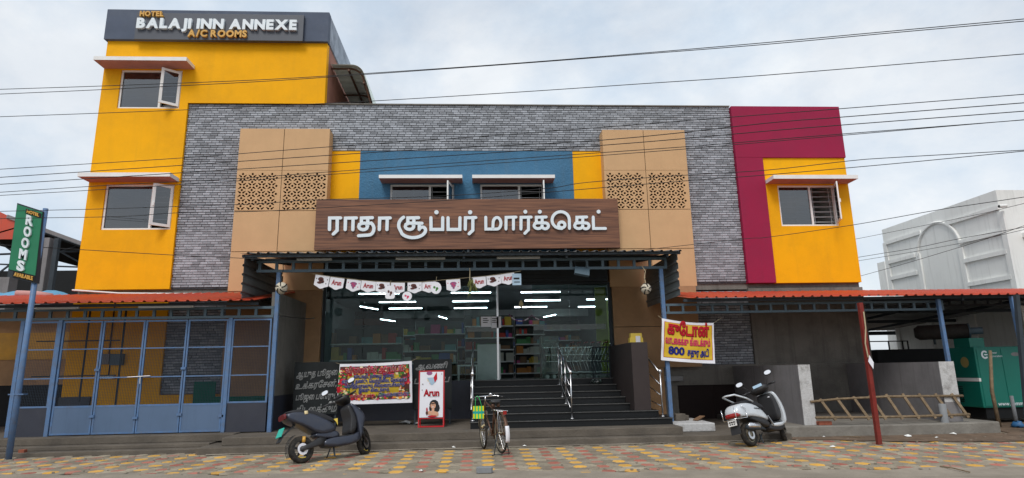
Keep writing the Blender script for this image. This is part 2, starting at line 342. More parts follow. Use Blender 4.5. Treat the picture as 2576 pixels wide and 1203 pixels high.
# road edge runs a little askew to the shop
RE = [(-30, 14.2), (-12, 11.3), (-7.5, 10.55), (-5.5, 10.16), (-3, 9.75), (.5, 9.36), (3.3, 8.98), (5.5, 8.72), (7.5, 8.5), (12, 8.0), (30, 6.2)]
def edge_y(x):
    for (a, b), (c, d) in zip(RE, RE[1:]):
        if a <= x <= c: return b + (d - b) * (x - a) / (c - a)
    return 9
rp = [(x, y) for x, y in RE]
g = MB(); g.add([(x, y, -.012) for x, y in rp] + [(60, -40, -.012), (-60, -40, -.012)], [tuple(range(len(rp) + 2))]); g.build('road', 'road', kind='structure')
g = MB(); g.add([(x, y, -.022) for x, y in rp] + [(30, 13.4, -.022), (-30, 13.4, -.022)], [tuple(range(len(rp) + 2))]); pavement = g.build('pavement', 'bed', kind='structure')
# interlocking pavers
PX, PR, X0 = .1738, .225, .15
def paver_mesh(h=0.0):
    a, b, c = .112, .066, .109
    poly = [(-a, 0), (-b, -c), (b, -c), (a, 0), (b, c), (-b, c)]
    q = [(x * .93, y * .93) for x, y in poly]
    return poly, q
def paver_add(mb, x, y, z, tilt=(0, 0)):
    poly, q = paver_mesh()
    vs = [(x + p[0], y + p[1], z - .04) for p in poly] + [(x + p[0], y + p[1], z - .006 + p[0] * tilt[0] + p[1] * tilt[1]) for p in poly] + [(x + p[0], y + p[1], z + p[0] * tilt[0] + p[1] * tilt[1]) for p in q]
    fs = [(i, (i + 1) % 6, (i + 1) % 6 + 6, i + 6) for i in range(6)] + [(i + 6, (i + 1) % 6 + 6, (i + 1) % 6 + 12, i + 12) for i in range(6)] + [tuple(range(12, 18))]
    mb.add(vs, fs)
cells = []
for ci in range(-64, 84):
    x = X0 + ci * PX; k = ci % 4
    if x < -11.3 or x > 14.4: continue
    for rj in range(-30, 20):
        y = 10.22 + rj * PR + (PR / 2 if ci % 2 else 0)
        if y < edge_y(x) + .1 or y > (12.36 if x < 10.9 else 13.3) + (.36 if x < -5.3 else 0): continue
        even = rj % 2 == 0
        c = 'g'
        if ci % 4 == 0 and even: c = 'y' if (ci // 4) % 2 == 0 else 'r'
        cells.append((x, y, c))
# yellow/red columns every .695 m: 0 -> yellow, red halfway between
cells2 = []
for x, y, c in cells:
    ci = round((x - X0) / PX); rj = round((y - 10.22 - (PR / 2 if ci % 2 else 0)) / PR)
    c = 'g'
    if rj % 2 == 0 and ci % 4 == 0: c = 'y'
    if rj % 2 == 0 and ci % 4 == 2: c = 'r'
    cells2.append((x, y, c))
cells2.sort(key=lambda t: (math.hypot(t[0], t[1])))
proto = {}
for c, mn in (('y', 'pv_y'), ('r', 'pv_r'), ('g', 'pv_g')):
    mb = MB(); paver_add(mb, 0, 0, 0); o = mb.build('paver', mn); proto[c] = o.data; bpy.data.objects.remove(o)
near = [t for t in cells2 if abs(t[0]) < 8][:300]
for x, y, c in near:
    o = bpy.data.objects.new('paver', proto[c]); COL.objects.link(o); o.location = (x + U(-.003, .003), y + U(-.003, .003), U(-.003, .003)); o.rotation_euler = (U(-.012, .012), U(-.012, .012), U(-.03, .03)); o.parent = pavement
ns = set(near)
mb = MB()
for x, y, c in cells2:
    if (x, y, c) in ns: continue
    mb.cur = 'yrg'.index(c); paver_add(mb, x + U(-.003, .003), y, U(-.005, .003), (U(-.02, .02), U(-.02, .02)))
mb.build('far_pavers', ['pv_y', 'pv_r', 'pv_g'], pavement, kind='stuff')
# ragged sand drift along the road edge and brown soil over the pavers at the right
def strip(near, far, z0, z1, name, m):
    mb = MB(); n = len(near); mb.add([(x, y, z0) for x, y in near] + [(x, y, z1) for x, y in far], [(i, i + 1, i + 1 + n, i + n) for i in range(n - 1)]); return mb.build(name, m, kind='structure')
def ragged(cx_pts, z, name, m, amp=.12, label=None):
    top = []; 
    for i, (x, y) in enumerate(cx_pts): top.append((x + U(-.1, .1), y + U(-amp, amp), z))
    mb = MB(); mb.add(top, [tuple(range(len(top)))]); return mb.build(name, m, kind='structure')
xs_ = np.arange(-14, 15, .2)
strip([(x, edge_y(x) - .5) for x in xs_], [(x, edge_y(x) + .10 + .09 * math.sin(x * 2.1) + .06 * math.sin(x * 5.3) + U(-.04, .04)) for x in xs_], -.011, .004, 'sand_drift', 'road')
pts = [(x, 12.2 + .08 * math.sin(x * 3) - (.9 if x > 9 else .35 * max(0, x - 6.6))) for x in np.arange(6.2, 14.8, .2)] + [(14.8, 16.5), (10.98, 16.5), (10.98, 12.55), (6.2, 12.7)]
ragged(pts, .012, 'soil_patch', 'dirt', .07)
pts = [(x, 12.47) for x in np.arange(-5.2, 6.2, .3)] + [(x, 12.30 + .05 * math.sin(x * 4)) for x in np.arange(6.2, -5.2, -.2)]
ragged(pts, .010, 'step_foot_dust', 'road', .03)
# concrete steps and plinth in front of the building
g = MB()
g.box(-5.35, 6.25, 12.45, 16.9, -.05, .12); g.box(-5.0, 4.15, 12.76, 16.9, .12, .27)
g.build('steps', 'concrete', kind='structure', bevel=.012)
g = MB(); g.box(-14, -5.352, 12.80, 16.9, -.05, .075); g.box(-14, -5.352, 13.06, 16.9, .075, .15); g.box(-14, -5.002, 13.36, 16.9, .15, .29)
g.build('side_steps', 'concrete', kind='structure', bevel=.012)
g = MB(); g.prism([(6.32, 12.80), (8.5, 12.62), (10.86, 12.72), (10.92, 12.8), (10.92, 16.9), (6.32, 16.9)], -.05, .215, 'xy'); g.build('platform', 'platform', kind='structure', bevel=.02)
g = MB(); g.box(11.2, 18, 15.2, 15.32, -.05, .30); g.build('kerb', 'platform', kind='structure', bevel=.02)
g = MB(); g.box(10.95, 18, 15.3, 24, -.05, .02); g.build('yard', 'platform', kind='structure')
# ================================================================ BUILDINGS
F = 16.5                                                   # facade plane
hotel = thing('hotel_building', 'tall yellow plastered hotel block at the left with slate grey parapet and two awned windows', 'building', (-7.4, F, 0))
market = thing('supermarket_building', 'wide supermarket front clad in grey stone brick with beige, blue, yellow and maroon panels', 'building', (1.3, F, 0))
TL, TR = -10.52, -4.33
BX0, BX1, BT = -8.12, 7.5, 8.99
def wall_with_holes(name, m, x0, x1, z0, z1, y0, y1, holes, parent):
    xs = sorted({x0, x1, *[h[0] for h in holes], *[h[1] for h in holes]}); zs = sorted({z0, z1, *[h[2] for h in holes], *[h[3] for h in holes]})
    mb = MB(); vi = {}; nx, nz = len(xs), len(zs)
    solid = [[not any(h[0] <= (xs[i] + xs[i + 1]) / 2 <= h[1] and h[2] <= (zs[j] + zs[j + 1]) / 2 <= h[3] for h in holes) for j in range(nz - 1)] for i in range(nx - 1)]
    def S(i, j): return 0 <= i < nx - 1 and 0 <= j < nz - 1 and solid[i][j]
    def q(a, b, c, d): mb.add([a, b, c, d], [(0, 1, 2, 3)])
    for i in range(nx - 1):
        for j in range(nz - 1):
            if not solid[i][j]: continue
            a, b, c, d = xs[i], xs[i + 1], zs[j], zs[j + 1]
            q((a, y0, c), (b, y0, c), (b, y0, d), (a, y0, d)); q((a, y1, d), (b, y1, d), (b, y1, c), (a, y1, c))
            if not S(i - 1, j): q((a, y0, d), (a, y1, d), (a, y1, c), (a, y0, c))
            if not S(i + 1, j): q((b, y0, c), (b, y1, c), (b, y1, d), (b, y0, d))
            if not S(i, j - 1): q((a, y0, c), (a, y1, c), (b, y1, c), (b, y0, c))
            if not S(i, j + 1): q((a, y0, d), (b, y0, d), (b, y1, d), (a, y1, d))
    return mb.build(name, m, parent)
WT = (-10.04, -8.35, 8.82, 9.99)      # upper hotel window: x0,x1,z0,z1
WB = (-10.07, -8.25, 5.33, 6.60)
wall_with_holes('wall', 'yellow', TL, TR, 3.72, 10.9, F, F + .23, [WT, WB, (BX0, TR, 3.72, BT)], hotel)
g = MB(); g.box(TL, TL + .2, F + .232, 30, .0, 10.9); g.build('side_wall', 'white', hotel); g = MB(); g.box(TR - .2, TR, F + .232, 22, 8.5, 10.9); g.box(TL + .2, TR - .2, 29.8, 30, 3.7, 10.9); g.box(TL, TR, F + .24, 30, 10.895, 10.95); g.build('side_wall', mat('faded_terracotta_paint', (.34, .16, .12), .85), hotel)
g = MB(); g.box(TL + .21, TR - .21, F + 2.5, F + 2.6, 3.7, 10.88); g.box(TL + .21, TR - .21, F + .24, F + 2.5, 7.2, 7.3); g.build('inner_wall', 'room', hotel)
g = MB(); g.box(TL - .06, TR + .04, F - .10, F + .12, 10.88, 11.83); g.box(TL - .06, TL + .12, F + .12, 30, 10.92, 11.80); g.build('parapet', 'parapet', hotel, bevel=.012); g = MB(); g.box(TR - .14, TR + .04, F + .122, 22, 10.92, 11.80); g.build('side_parapet', mat('streaked_pale_grey', (.33, .37, .43), .8, var=.2, scale=3, stain=(.14, .16, .2), stain_amt=.7, stain_scale=2.5), hotel)
# lower plinth band and facade under the lean-to roofs
DO = (5.27, 7.30, -.06, .98)           # low basement door
lw = MB()
# ---- market structure
BX0, BX1, BT = -8.12, 7.5, 8.99
g = MB(); g.box(TL, -4.1, F + .14, F + .34, 3.55, 3.74); g.build('ledge_band', 'plaster_grey', hotel); g = MB(); g.box(3.62, 10.78, F + .14, F + .34, 3.55, 3.74); g.build('ledge_band', 'plaster_grey', market)
back = MB()
back.box(BX0, BX1, F + .10, F + .22, 7.57, BT - .01)
back.box(BX0, -3.27, F + .10, F + .22, 3.72, 7.57); back.box(2.74, BX1, F + .10, F + .22, 3.72, 7.57)
back.build('brick_backing', 'mortar', market)
WL = [(-2.42, -.64, 5.2, 6.60), (.09, 1.88, 5.2, 6.60)]
wall_with_holes('blue_wall', 'blue', -3.27, 2.74, 3.9, 7.57, F + .02, F + .2, WL, market)
g = MB(); g.box(-4.22, -3.272, F + .03, F + .098, 3.9, 7.565); g.build('yellow_wall', 'yellow', market)
g = MB(); g.box(2.742, 3.66, F + .03, F + .098, 3.9, 7.565); g.build('yellow_wall', 'yellow', market)
g = MB(); g.box(BX1 + .002, 10.80, F - .05, F + .2, 7.37, 8.97); g.box(BX1 + .002, 8.30, F - .05, F + .2, 3.70, 7.37); g.build('maroon_frame', 'maroon', market, bevel=.01)
WR = (8.66, 10.36, 5.33, 6.54)
wall_with_holes('yellow_wall', 'yellow', 8.302, 10.78, 3.70, 7.368, F, F + .2, [WR], market)
g = MB(); g.box(10.6, 10.78, F + .202, 30, 0, 8.9); g.box(BX0, 10.78, 29.8, 30, 4, 8.9); g.box(TR + .05, 10.5, F + .3, 30, 8.5, 8.6); g.build('side_wall', 'white_bldg', market)
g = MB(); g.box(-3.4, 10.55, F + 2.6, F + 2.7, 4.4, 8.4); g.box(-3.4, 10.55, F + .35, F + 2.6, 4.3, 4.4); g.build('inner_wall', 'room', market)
# stone bricks
brick_me = {}
def brick_proto(w):
    if w not in brick_me:
        mb = MB(); b = .005; h = .029; d = .03
        vs = [(-w, 0, -h), (w, 0, -h), (w, 0, h), (-w, 0, h), (-w, -d + b, -h), (w, -d + b, -h), (w, -d + b, h), (-w, -d + b, h), (-w + b, -d, -h + b), (w - b, -d, -h + b), (w - b, -d, h - b), (-w + b, -d, h - b)]
        fs = [(i, (i + 1) % 4, (i + 1) % 4 + 4, i + 4) for i in range(4)] + [(i + 4, (i + 1) % 4 + 4, (i + 1) % 4 + 8, i + 8) for i in range(4)] + [(8, 9, 10, 11)]
        mb.add(vs, fs); o = mb.build('brick', 'brick'); brick_me[w] = o.data; bpy.data.objects.remove(o)
    return brick_me[w]
regions = [(BX0, BX1, 8.10, BT), (BX0, -6.5, 3.76, 8.10), (5.95, BX1, 3.76, 8.10), (-4.1, 3.62, 7.60, 8.10)]
low = [(BX0, -6.5, 1.02, 3.5), (5.95, BX1, 1.5, 3.5)]
allb = []
PZ, PW = .0685, .2
for (x0, x1, z0, z1) in regions + low:
    nz = int(round((z1 - z0) / PZ))
    for j in range(nz):
        zc = z0 + (j + .5) * (z1 - z0) / nz; k0 = math.floor((x0 - BX0) / PW) - 1; off = (0, .33, .5, .12, .62, .25)[int(round((zc - 1) / PZ)) % 6] * PW
        x = BX0 + k0 * PW + off
        while x < x1:
            a, b = max(x, x0), min(x + PW, x1)
            if b - a > .03: allb.append(((a + b) / 2, zc, (b - a) / 2 - .0022))
            x += PW
full = [b for b in allb if abs(b[2] - .0978) < .002 and 3.8 < b[1] < 5.6 and (b[0] > 5.9 or b[0] < -6.5)]
full.sort(key=lambda b: b[1]); full = full[:300]; fs_ = set(full)
mbk = MB()
for b in allb:
    if b in fs_:
        o = bpy.data.objects.new('brick', brick_proto(.0978)); COL.objects.link(o); o.location = (b[0], F + .10 + U(-.006, .004), b[1]); setpar(o, market); continue
    x, z, w = b; h = .029; y1 = F + .102; y0 = F + .07 + U(-.006, .006); e = .005
    mbk.add([(x - w, y1, z - h), (x + w, y1, z - h), (x + w, y1, z + h), (x - w, y1, z + h), (x - w + e, y0, z - h + e), (x + w - e, y0, z - h + e), (x + w - e, y0, z + h - e), (x - w + e, y0, z + h - e)],
            [(0, 1, 5, 4), (1, 2, 6, 5), (2, 3, 7, 6), (3, 0, 4, 7), (4, 5, 6, 7)])
mbk.build('brick_cladding', 'brick', market, kind='stuff')
# parapet coping
g = MB(); g.box(BX0, BX1, F + .03, F + .3, BT, BT + .03); g.build('coping', 'plaster_grey', market)
# ---- beige projecting boxes with perforated screens
BY = 16.17
def jali(x0, x1, z0, z1, name='screen_panel'):
    cu = bpy.data.curves.new('j', 'CURVE'); cu.dimensions = '2D'; cu.fill_mode = 'BOTH'; cu.extrude = .012
    def poly(pts):
        s = cu.splines.new('POLY'); s.points.add(len(pts) - 1)
        for p, q in zip(s.points, pts): p.co = (q[0], q[1], 0, 1)
        s.use_cyclic_u = True
    poly([(x0, z0), (x1, z0), (x1, z1), (x0, z1)])
    px, pz = .2583, .2255; cx0 = x0 + .16; cz0 = z1 - .10
    mg = .035
    for i in range(-1, 6):
        for j in range(-1, 7):
            for ox, oz in ((0, 0), (.5, .5)):
                cx, cz = cx0 + (i + ox) * px, cz0 - (j + oz) * pz
                if x0 + mg + .028 < cx < x1 - mg - .028 and z0 + mg + .028 < cz < z1 - mg - .028:
                    poly([(cx + .032 * math.cos(t), cz + .032 * math.sin(t)) for t in np.linspace(0, 2 * PI, 11)[:-1]])
            for sx in (-1, 1):
                for sz in (-1, 1):
                    cx, cz = cx0 + i * px + sx * px * .25, cz0 - j * pz + sz * pz * .25
                    if not (x0 + mg + .03 < cx < x1 - mg - .03 and z0 + mg + .02 < cz < z1 - mg - .02): continue
                    d = Vector((sx * px * .5, 0, -sz * pz * .25)) if False else Vector((sx * .8, -sz * .6)).normalized(); nrm = Vector((-d.y, d.x))
                    c = Vector((cx, cz)); pts = []
                    for t, w in ((-.054, .005), (-.022, .014), (.008, .022), (.034, .026), (.05, .017), (.055, 0)): pts.append(c - d * t + nrm * w)
                    for t, w in ((.05, .017), (.034, .026), (.008, .022), (-.022, .014), (-.054, .005)): pts.append(c - d * t - nrm * w)
                    poly(pts)
    o = bpy.data.objects.new('tmp', cu); COL.objects.link(o); bpy.context.view_layer.update()
    me = bpy.data.meshes.new_from_object(o.evaluated_get(bpy.context.evaluated_depsgraph_get())); bpy.data.objects.remove(o)
    me.transform(Matrix.Translation((0, BY + .012, 0)) @ Matrix.Rotation(PI / 2, 4, 'X')); me.materials.clear(); me.materials.append(M['beige'])
    o = bpy.data.objects.new(name, me); COL.objects.link(o); setpar(o, market)
def beige_box(x0, xm, x1):
    zt, za, zb, zc, z0 = 8.09, 6.89, 5.75, 4.64, 3.60
    j = .008
    for a, b in ((x0, xm - j), (xm + j, x1)):
        jali(a, b, zb + j, za - j)
        for p, q in ((za, zt), (zc + j, zb - j), (z0, zc - j)):
            g = MB(); g.box(a, b, BY, BY + .025, p, q); g.build('panel', 'beige', market)
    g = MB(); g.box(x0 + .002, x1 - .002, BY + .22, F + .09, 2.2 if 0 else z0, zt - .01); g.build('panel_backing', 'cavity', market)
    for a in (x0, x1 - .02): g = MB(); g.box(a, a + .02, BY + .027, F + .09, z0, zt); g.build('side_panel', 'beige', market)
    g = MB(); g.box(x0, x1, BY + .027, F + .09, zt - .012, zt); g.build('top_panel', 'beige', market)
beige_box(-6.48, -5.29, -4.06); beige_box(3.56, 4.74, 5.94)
# ---- windows and awnings (parts of the buildings)
def window(parent, X0, X1, Z0, Z1, y, mull, hinge, ang, split=None, bars=True):
    fw = .05
    g = MB(); g.box(X0, X1, y + .02, y + .09, Z0, Z0 + fw); g.box(X0, X1, y + .02, y + .09, Z1 - fw, Z1); g.box(X0, X0 + fw, y + .02, y + .09, Z0 + fw, Z1 - fw); g.box(X1 - fw, X1, y + .02, y + .09, Z0 + fw, Z1 - fw)
    g.box(mull - .03, mull + .03, y + .022, y + .088, Z0 + fw, Z1 - fw)
    w = g.build('window', 'upvc', parent)
    def sub(mb, n, m, **k):
        o = mb.build(n, m, **k); o.parent = w; return o
    g = MB(); g.box(X0 + fw, mull - .03, y + .05, y + .058, Z0 + fw, Z1 - fw); sub(g, 'pane', 'glass_win')
    if bars:
        g = MB(); n = 7
        for i in range(1, n + 1):
            z = Z0 + (Z1 - Z0) * i / (n + 1); g.box(X0, X1, y + .15, y + .162, z - .008, z + .008)
        for x in np.linspace(X0 + .12, X1 - .1, 4): g.box(x - .006, x + .006, y + .163, y + .172, Z0, Z1)
        sub(g, 'grille', 'grille')
    # open casement on its hinge
    W_ = (X1 - fw) - (mull + .03) ; hx = X1 - fw if hinge == 'R' else mull + .03
    s = MB(); z0, z1 = Z0 + fw + .01, Z1 - fw - .01; sg = -1 if hinge == 'R' else 1
    R4 = Matrix.Translation((hx, y + .02, 0)) @ Matrix.Rotation(ang, 4, 'Z')
    a, b = (0, -W_) if hinge == 'R' else (0, W_); lo, hi = min(a, b), max(a, b)
    s.box(lo, hi, -.035, 0, z0, z0 + .07); s.box(lo, hi, -.035, 0, z1 - .07, z1); s.box(lo, lo + .07, -.035, 0, z0 + .07, z1 - .07); s.box(hi - .07, hi, -.035, 0, z0 + .07, z1 - .07)
    s.box(a + sg * .035 * (0 if 1 else 1) + (hi - lo) * 0 + (lo if sg < 0 else hi) * 0 + (b * .93) - .01, (b * .93) + .02, -.07, -.036, (z0 + z1) / 2 - .05, (z0 + z1) / 2 + .05)
    s.xform(R4); sub(s, 'sash', 'upvc')
    s = MB(); s.box(lo + .07, hi - .07, -.022, -.014, z0 + .07, z1 - .07); s.xform(R4); sub(s, 'sash_pane', 'glass_win')
    return w
def awning(parent, x0, x1, z, y, d=.5, t=.11, top='white'):
    g = MB(); g.cur = 0
    g.box(x0, x1, y - d, y, z, z + t)
    for i, f in enumerate(g.f):
        if i == 0: g.m[i] = 1
    o = g.build('awning', [top, 'soffit'], parent)
    for p in o.data.polygons: p.material_index = 1 if p.normal.z < -.9 else 0
window(hotel, *WT, F + .02, -8.93, 'R', math.radians(-0) + math.radians(38))
window(hotel, *WB, F + .02, -8.83, 'R', math.radians(45))
window(market, *WR, F + .02, 9.62, 'R', math.radians(68))
window(market, *WL[0], F + .06, -1.32, 'R', math.radians(78))
window(market, *WL[1], F + .06, 1.19, 'R', math.radians(88))
awning(hotel, -10.52, -8.03, 10.02, F); awning(hotel, -10.52, -8.15, 6.66, F)
awning(market, 8.32, 10.78, 6.58, F); awning(market, -2.66, -.40, 6.62, F + .02, .48, .095); awning(market, -.13, 2.15, 6.62, F + .02, .48, .095)
# ================================================================ SIGNS
def letters3d(s, size, x, z, y, m, parent, depth=.05, off=.02, name='letter', adv=1.0, tilt=0.):
    "each letter its own part"
    cx = x
    for ch in s:
        if ch == ' ': cx += size * .30 * adv; continue
        o = text(ch, size, name, m, (cx, y, z), parent, extrude=depth / 2, off=off)
        xs = [v.co.x for v in o.data.vertices]; w = max(xs) - min(xs)
        dx = cx - min(xs)
        for v in o.data.vertices: v.co.x += dx
        cx += w + size * .075 * adv
    return cx
def fit_letters(s, x0, x1, zbase, h, y, m, parent, depth, off, tilt=0):
    before = set(bpy.data.objects)
    end = letters3d(s, h / .72, 0, 0, 0, m, parent, depth, off)
    new = [o for o in bpy.data.objects if o not in before]; k = (x1 - x0) / end
    for o in new:
        for v in o.data.vertices: v.co = Vector((x0 + v.co.x * k, y + v.co.y, zbase + v.co.z + tilt * (v.co.x * k)))
hs = thing('hotel_sign', 'dark grey rooftop sign with raised white BALAJI INN ANNEXE and gold letters', 'sign', (-6.8, F - .2, 10.95))
sy = F - .2
a = at(345, 30, Y=sy); b = at(765, 40, Y=sy); c = at(333, 96, Y=sy); d_ = at(762, 106, Y=sy)
g = MB(); X0s = a.x; X1s = b.x; ZT = 11.66; ZB = 10.83
ZT = (a.z + b.z) / 2; ZB = (c.z + d_.z) / 2
g.box(X0s, X1s, sy, sy + .08, ZB, ZT); g.build('sign_board', 'signdark', hs, bevel=.006)
p0 = at(346, 71, Y=sy); p1 = at(750, 79, Y=sy); ph = at(349, 47, Y=sy).z - p0.z
fit_letters('BALAJI INN ANNEXE', p0.x, p1.x, (p0.z + p1.z) / 2 - .0, ph * .98, sy - .04, 'letter', hs, .08, .022)
p0 = at(474, 94, Y=sy); p1 = at(624, 96, Y=sy); fit_letters('A/C ROOMS', p0.x, p1.x, p0.z, at(474, 78, Y=sy).z - p0.z, sy - .035, 'gold', hs, .07, .012)
p0 = at(354, 43, Y=sy); p1 = at(414, 45, Y=sy); fit_letters('HOTEL', p0.x, p1.x, p0.z, at(354, 31, Y=sy).z - p0.z, sy - .035, 'gold', hs, .07, .01)
# ---- main supermarket sign; letters traced stroke by stroke from the board
MY = 15.95
ms = thing('supermarket_sign', 'long brown wood-grain sign board with raised white Tamil shop name', 'sign', (-.3, MY, 4.6))
a = at(793, 502, Y=MY); b = at(1556, 500, Y=MY); c = at(793, 627, Y=MY); d_ = at(1558, 626, Y=MY)
SX0, SX1, SZ0, SZ1 = (a.x + c.x) / 2, (b.x + d_.x) / 2, (c.z + d_.z) / 2, (a.z + b.z) / 2
g = MB(); g.box(SX0, SX1, MY, MY + .14, SZ0, SZ1); g.build('sign_board', 'woodsheet', ms, bevel=.006)
for px in (937, 1178, 1422):
    p = at(px, 627, Y=MY + .1); g = MB(); g.box(p.x - .03, p.x + .03, MY + .02, MY + .1, SZ0 - .35, SZ0 - .002); g.build('bracket', 'steel_dark', ms)
def A1(x, y): return ((1250 + x / 3.963) / 1.55280, (780 + y / 3.963) / 1.55280)
def A2(x, y): return ((1850 + x / 4.2933) / 1.55280, (780 + y / 4.2933) / 1.55280)
def arc(cx, cy, rx, ry, a0, a1, n=12): return [(cx + rx * math.cos(math.radians(t)), cy + ry * math.sin(math.radians(t))) for t in np.linspace(a0, a1, n)]
def ribbon(mb, pts, w, y0, y1):
    "flat-fronted stroke with round ends, pts in (x,z)"
    pts = [Vector(p) for p in pts]; r = w / 2
    n = len(pts); Lf = []; Rt = []
    for i, p in enumerate(pts):
        t0 = (p - pts[i - 1]).normalized() if i else (pts[1] - p).normalized(); t1 = (pts[i + 1] - p).normalized() if i < n - 1 else t0
        t = (t0 + t1).normalized(); nn = Vector((-t.y, t.x)); k = 1 / max(.55, nn.dot(Vector((-t0.y, t0.x))))
        Lf.append(p + nn * r * k); Rt.append(p - nn * r * k)
    t = (pts[-1] - pts[-2]).normalized(); nn = Vector((-t.y, t.x)); cap1 = [pts[-1] + (nn * math.cos(a) + t * math.sin(a)) * r for a in (PI * .25, PI * .5, PI * .75)]
    t = (pts[1] - pts[0]).normalized(); nn = Vector((-t.y, t.x)); cap0 = [pts[0] - (nn * math.cos(a) + t * math.sin(a)) * r for a in (PI * .25, PI * .5, PI * .75)]
    loop = Lf + cap1 + Rt[::-1] + cap0; k = len(loop)
    nL_ = len(Lf); yy_ = [i for i in range(nL_)] + [nL_ - 1] * 3 + [nL_ - 1 - i for i in range(nL_)] + [0] * 3
    V = [(p.x, y0 - .0005 * q, p.y) for p, q in zip(loop, yy_)] + [(p.x, y1, p.y) for p in loop]; fs = [(i, (i + 1) % k, (i + 1) % k + k, i + k) for i in range(k)]
    nL = len(Lf)
    for i in range(n - 1): fs.append((i, i + 1, nL + 3 + (n - 1 - i - 1), nL + 3 + (n - 1 - i)))
    fs.append(tuple([nL - 1] + [nL + q for q in range(3)] + [nL + 3])); fs.append(tuple([nL + 3 + n - 1] + [nL + 3 + n + q for q in range(3)] + [0]))
    mb.add(V, fs)
GL = []   # (A, width px, [strokes])
h1 = 52
GL.append((A1, [[(146, 465), (150, 286), (320, 284)], [(268, 290), (266, 478), (206, 535)]]))                                   # ra
GL.append((A1, [[(390, 465), (395, 288), (564, 284)], [(514, 290), (508, 468)]]))                                               # aa
GL.append((A1, [[(812, 280), (642, 286), (640, 372)], [(740, 290), (738, 400)] + arc(668, 420, 66, 46, -20, 200, 12) + [(612, 385), (660, 366), (770, 370)] + arc(752, 452, 84, 100, -60, 90, 10) + [(598, 562)]]))
GL.append((A1, [[(918, 465), (924, 288), (1088, 284)], [(1042, 290), (1036, 465)]]))
GL.append((A1, [[(1528, 280), (1360, 284), (1360, 368)], [(1454, 290), (1452, 400)] + arc(1386, 418, 64, 44, -20, 200, 12) + [(1332, 385), (1380, 366), (1580, 368)],
               [(1537, 380), (1537, 465)], [(1540, 455), (1560, 432)] + arc(1585, 470, 50, 42, -110, 0, 6) + arc(1440, 470, 196, 122, 5, 150, 14) + arc(1400, 400, 180, 150, 165, 235, 8)]))
GL.append((A1, [[(1717, 280), (1719, 462), (1898, 462), (1900, 280)]]))
GL.append((A1, [[(1803, 196), (1806, 197)]]))
GL.append((A1, [[(1982, 280), (1984, 462), (2164, 462), (2167, 280)]]))
GL.append((A1, [[(2249, 460), (2252, 282), (2412, 278)], [(2366, 290), (2366, 475), (2308, 530)]]))
GL.append((A1, [[(2324, 196), (2327, 197)]]))
GL.append((A2, [[(204, 295), (206, 495), (380, 495)] + arc(392, 398, 66, 97, 85, -180, 16) + [(324, 470)]]))
GL.append((A2, [[(542, 495), (545, 298), (712, 294)], [(668, 300), (668, 498)]]))
GL.append((A2, [[(794, 495), (796, 298), (966, 294)], [(920, 300), (920, 505), (858, 568)]]))
GL.append((A2, [[(868, 204), (871, 205)]]))
def ka(dx):
    return [[(1218 + dx, 292), (1052 + dx, 296), (1052 + dx, 385)], [(1150 + dx, 300), (1150 + dx, 410)] + [(p[0] + dx, p[1]) for p in arc(1082, 440, 68, 48, -20, 200, 12)] + [(1030 + dx, 400), (1080 + dx, 390), (1180 + dx, 392)] + [(p[0] + dx, p[1]) for p in arc(1200, 443, 54, 50, -70, 130, 10)]]
GL.append((A2, ka(0))); GL.append((A2, [[(1110, 204), (1113, 205)]]))
GL.append((A2, [arc(1478, 425, 54, 50, 130, 490, 18), arc(1460, 345, 145, 140, 110, 360, 20) + [(1606, 485)], [(1415, 480), (1480, 488)]]))
GL.append((A2, ka(680))); GL.append((A2, [[(2097, 203), (2100, 204)]]))
GL.append((A2, [[(2006, 292), (2012, 485), (2212, 484)]]))
for ST, strokes in GL:
    mb = MB(); dot = len(strokes) == 1 and len(strokes[0]) == 2 and abs(strokes[0][0][0] - strokes[0][1][0]) < 5
    for i, s in enumerate(strokes):
        w3 = []
        for q in s:
            p = at(*ST(*q), Y=MY - .05); w3.append((p.x, p.z))
        pxm = (52 / (3.963 if ST is A1 else 4.2933) / 1.5528) * (MY / FPX) * .97
        if dot:
            c = Vector(w3[0]); r = pxm * .68; k = 18; y0, y1 = MY - .055, MY - .01
            V = [(c.x + r * math.cos(2 * PI * j / k), y, c.y + r * math.sin(2 * PI * j / k)) for y in (y0, y1) for j in range(k)]
            mb.add(V, [tuple(range(k)), tuple(range(2 * k - 1, k - 1, -1))] + [(j, (j + 1) % k, (j + 1) % k + k, j + k) for j in range(k)])
        else: ribbon(mb, w3, pxm, MY - .055 - .006 * i, MY - .012)
    mb.build('letter', 'letter', ms)
# ---- hotel ROOMS sign on its pole, at the far left
rs = thing('pole_sign', 'green vertical HOTEL ROOMS AVAILABLE sign bolted to a leaning blue pole', 'sign', (-8.76, 12.5, 0))
pt = at(115, 525, Y=12.5); pb = at(22, 1156, Z=0)
g = MB(); g.tube([(pb.x, 12.5, 0), (pb.x + (pt.x - pb.x) * .3, 12.5, 1.45), (pt.x, 12.5, pt.z)], [.055, .052, .047], 12); g.build('pole', 'steel_blue', rs, smooth=True)
g = MB(); g.box(pb.x - .14, pb.x + .14, 12.44, 12.56, 1.17, 1.19); g.build('clamp', 'steel_blue', rs)
tl, tr, br_, bl = at(47, 512, Y=12.46), at(112, 533, Y=12.46), at(92, 713, Y=12.46), at(22, 697, Y=12.46)
sgx0, sgx1 = -9.28, -8.80
g = MB(); y0, y1 = 12.42, 12.54
V = [(p.x, y, p.z) for y in (y0, y1) for p in (tl, tr, br_, bl)]
g.add(V, [(0, 1, 2, 3), (7, 6, 5, 4)] + [(i, (i + 1) % 4, (i + 1) % 4 + 4, i + 4) for i in range(4)]); g.build('sign_box', 'steel_dark', rs)
def quadpt(u, v): # u right, v down 0..1
    return tl.lerp(tr, u).lerp(bl.lerp(br_, u), v)
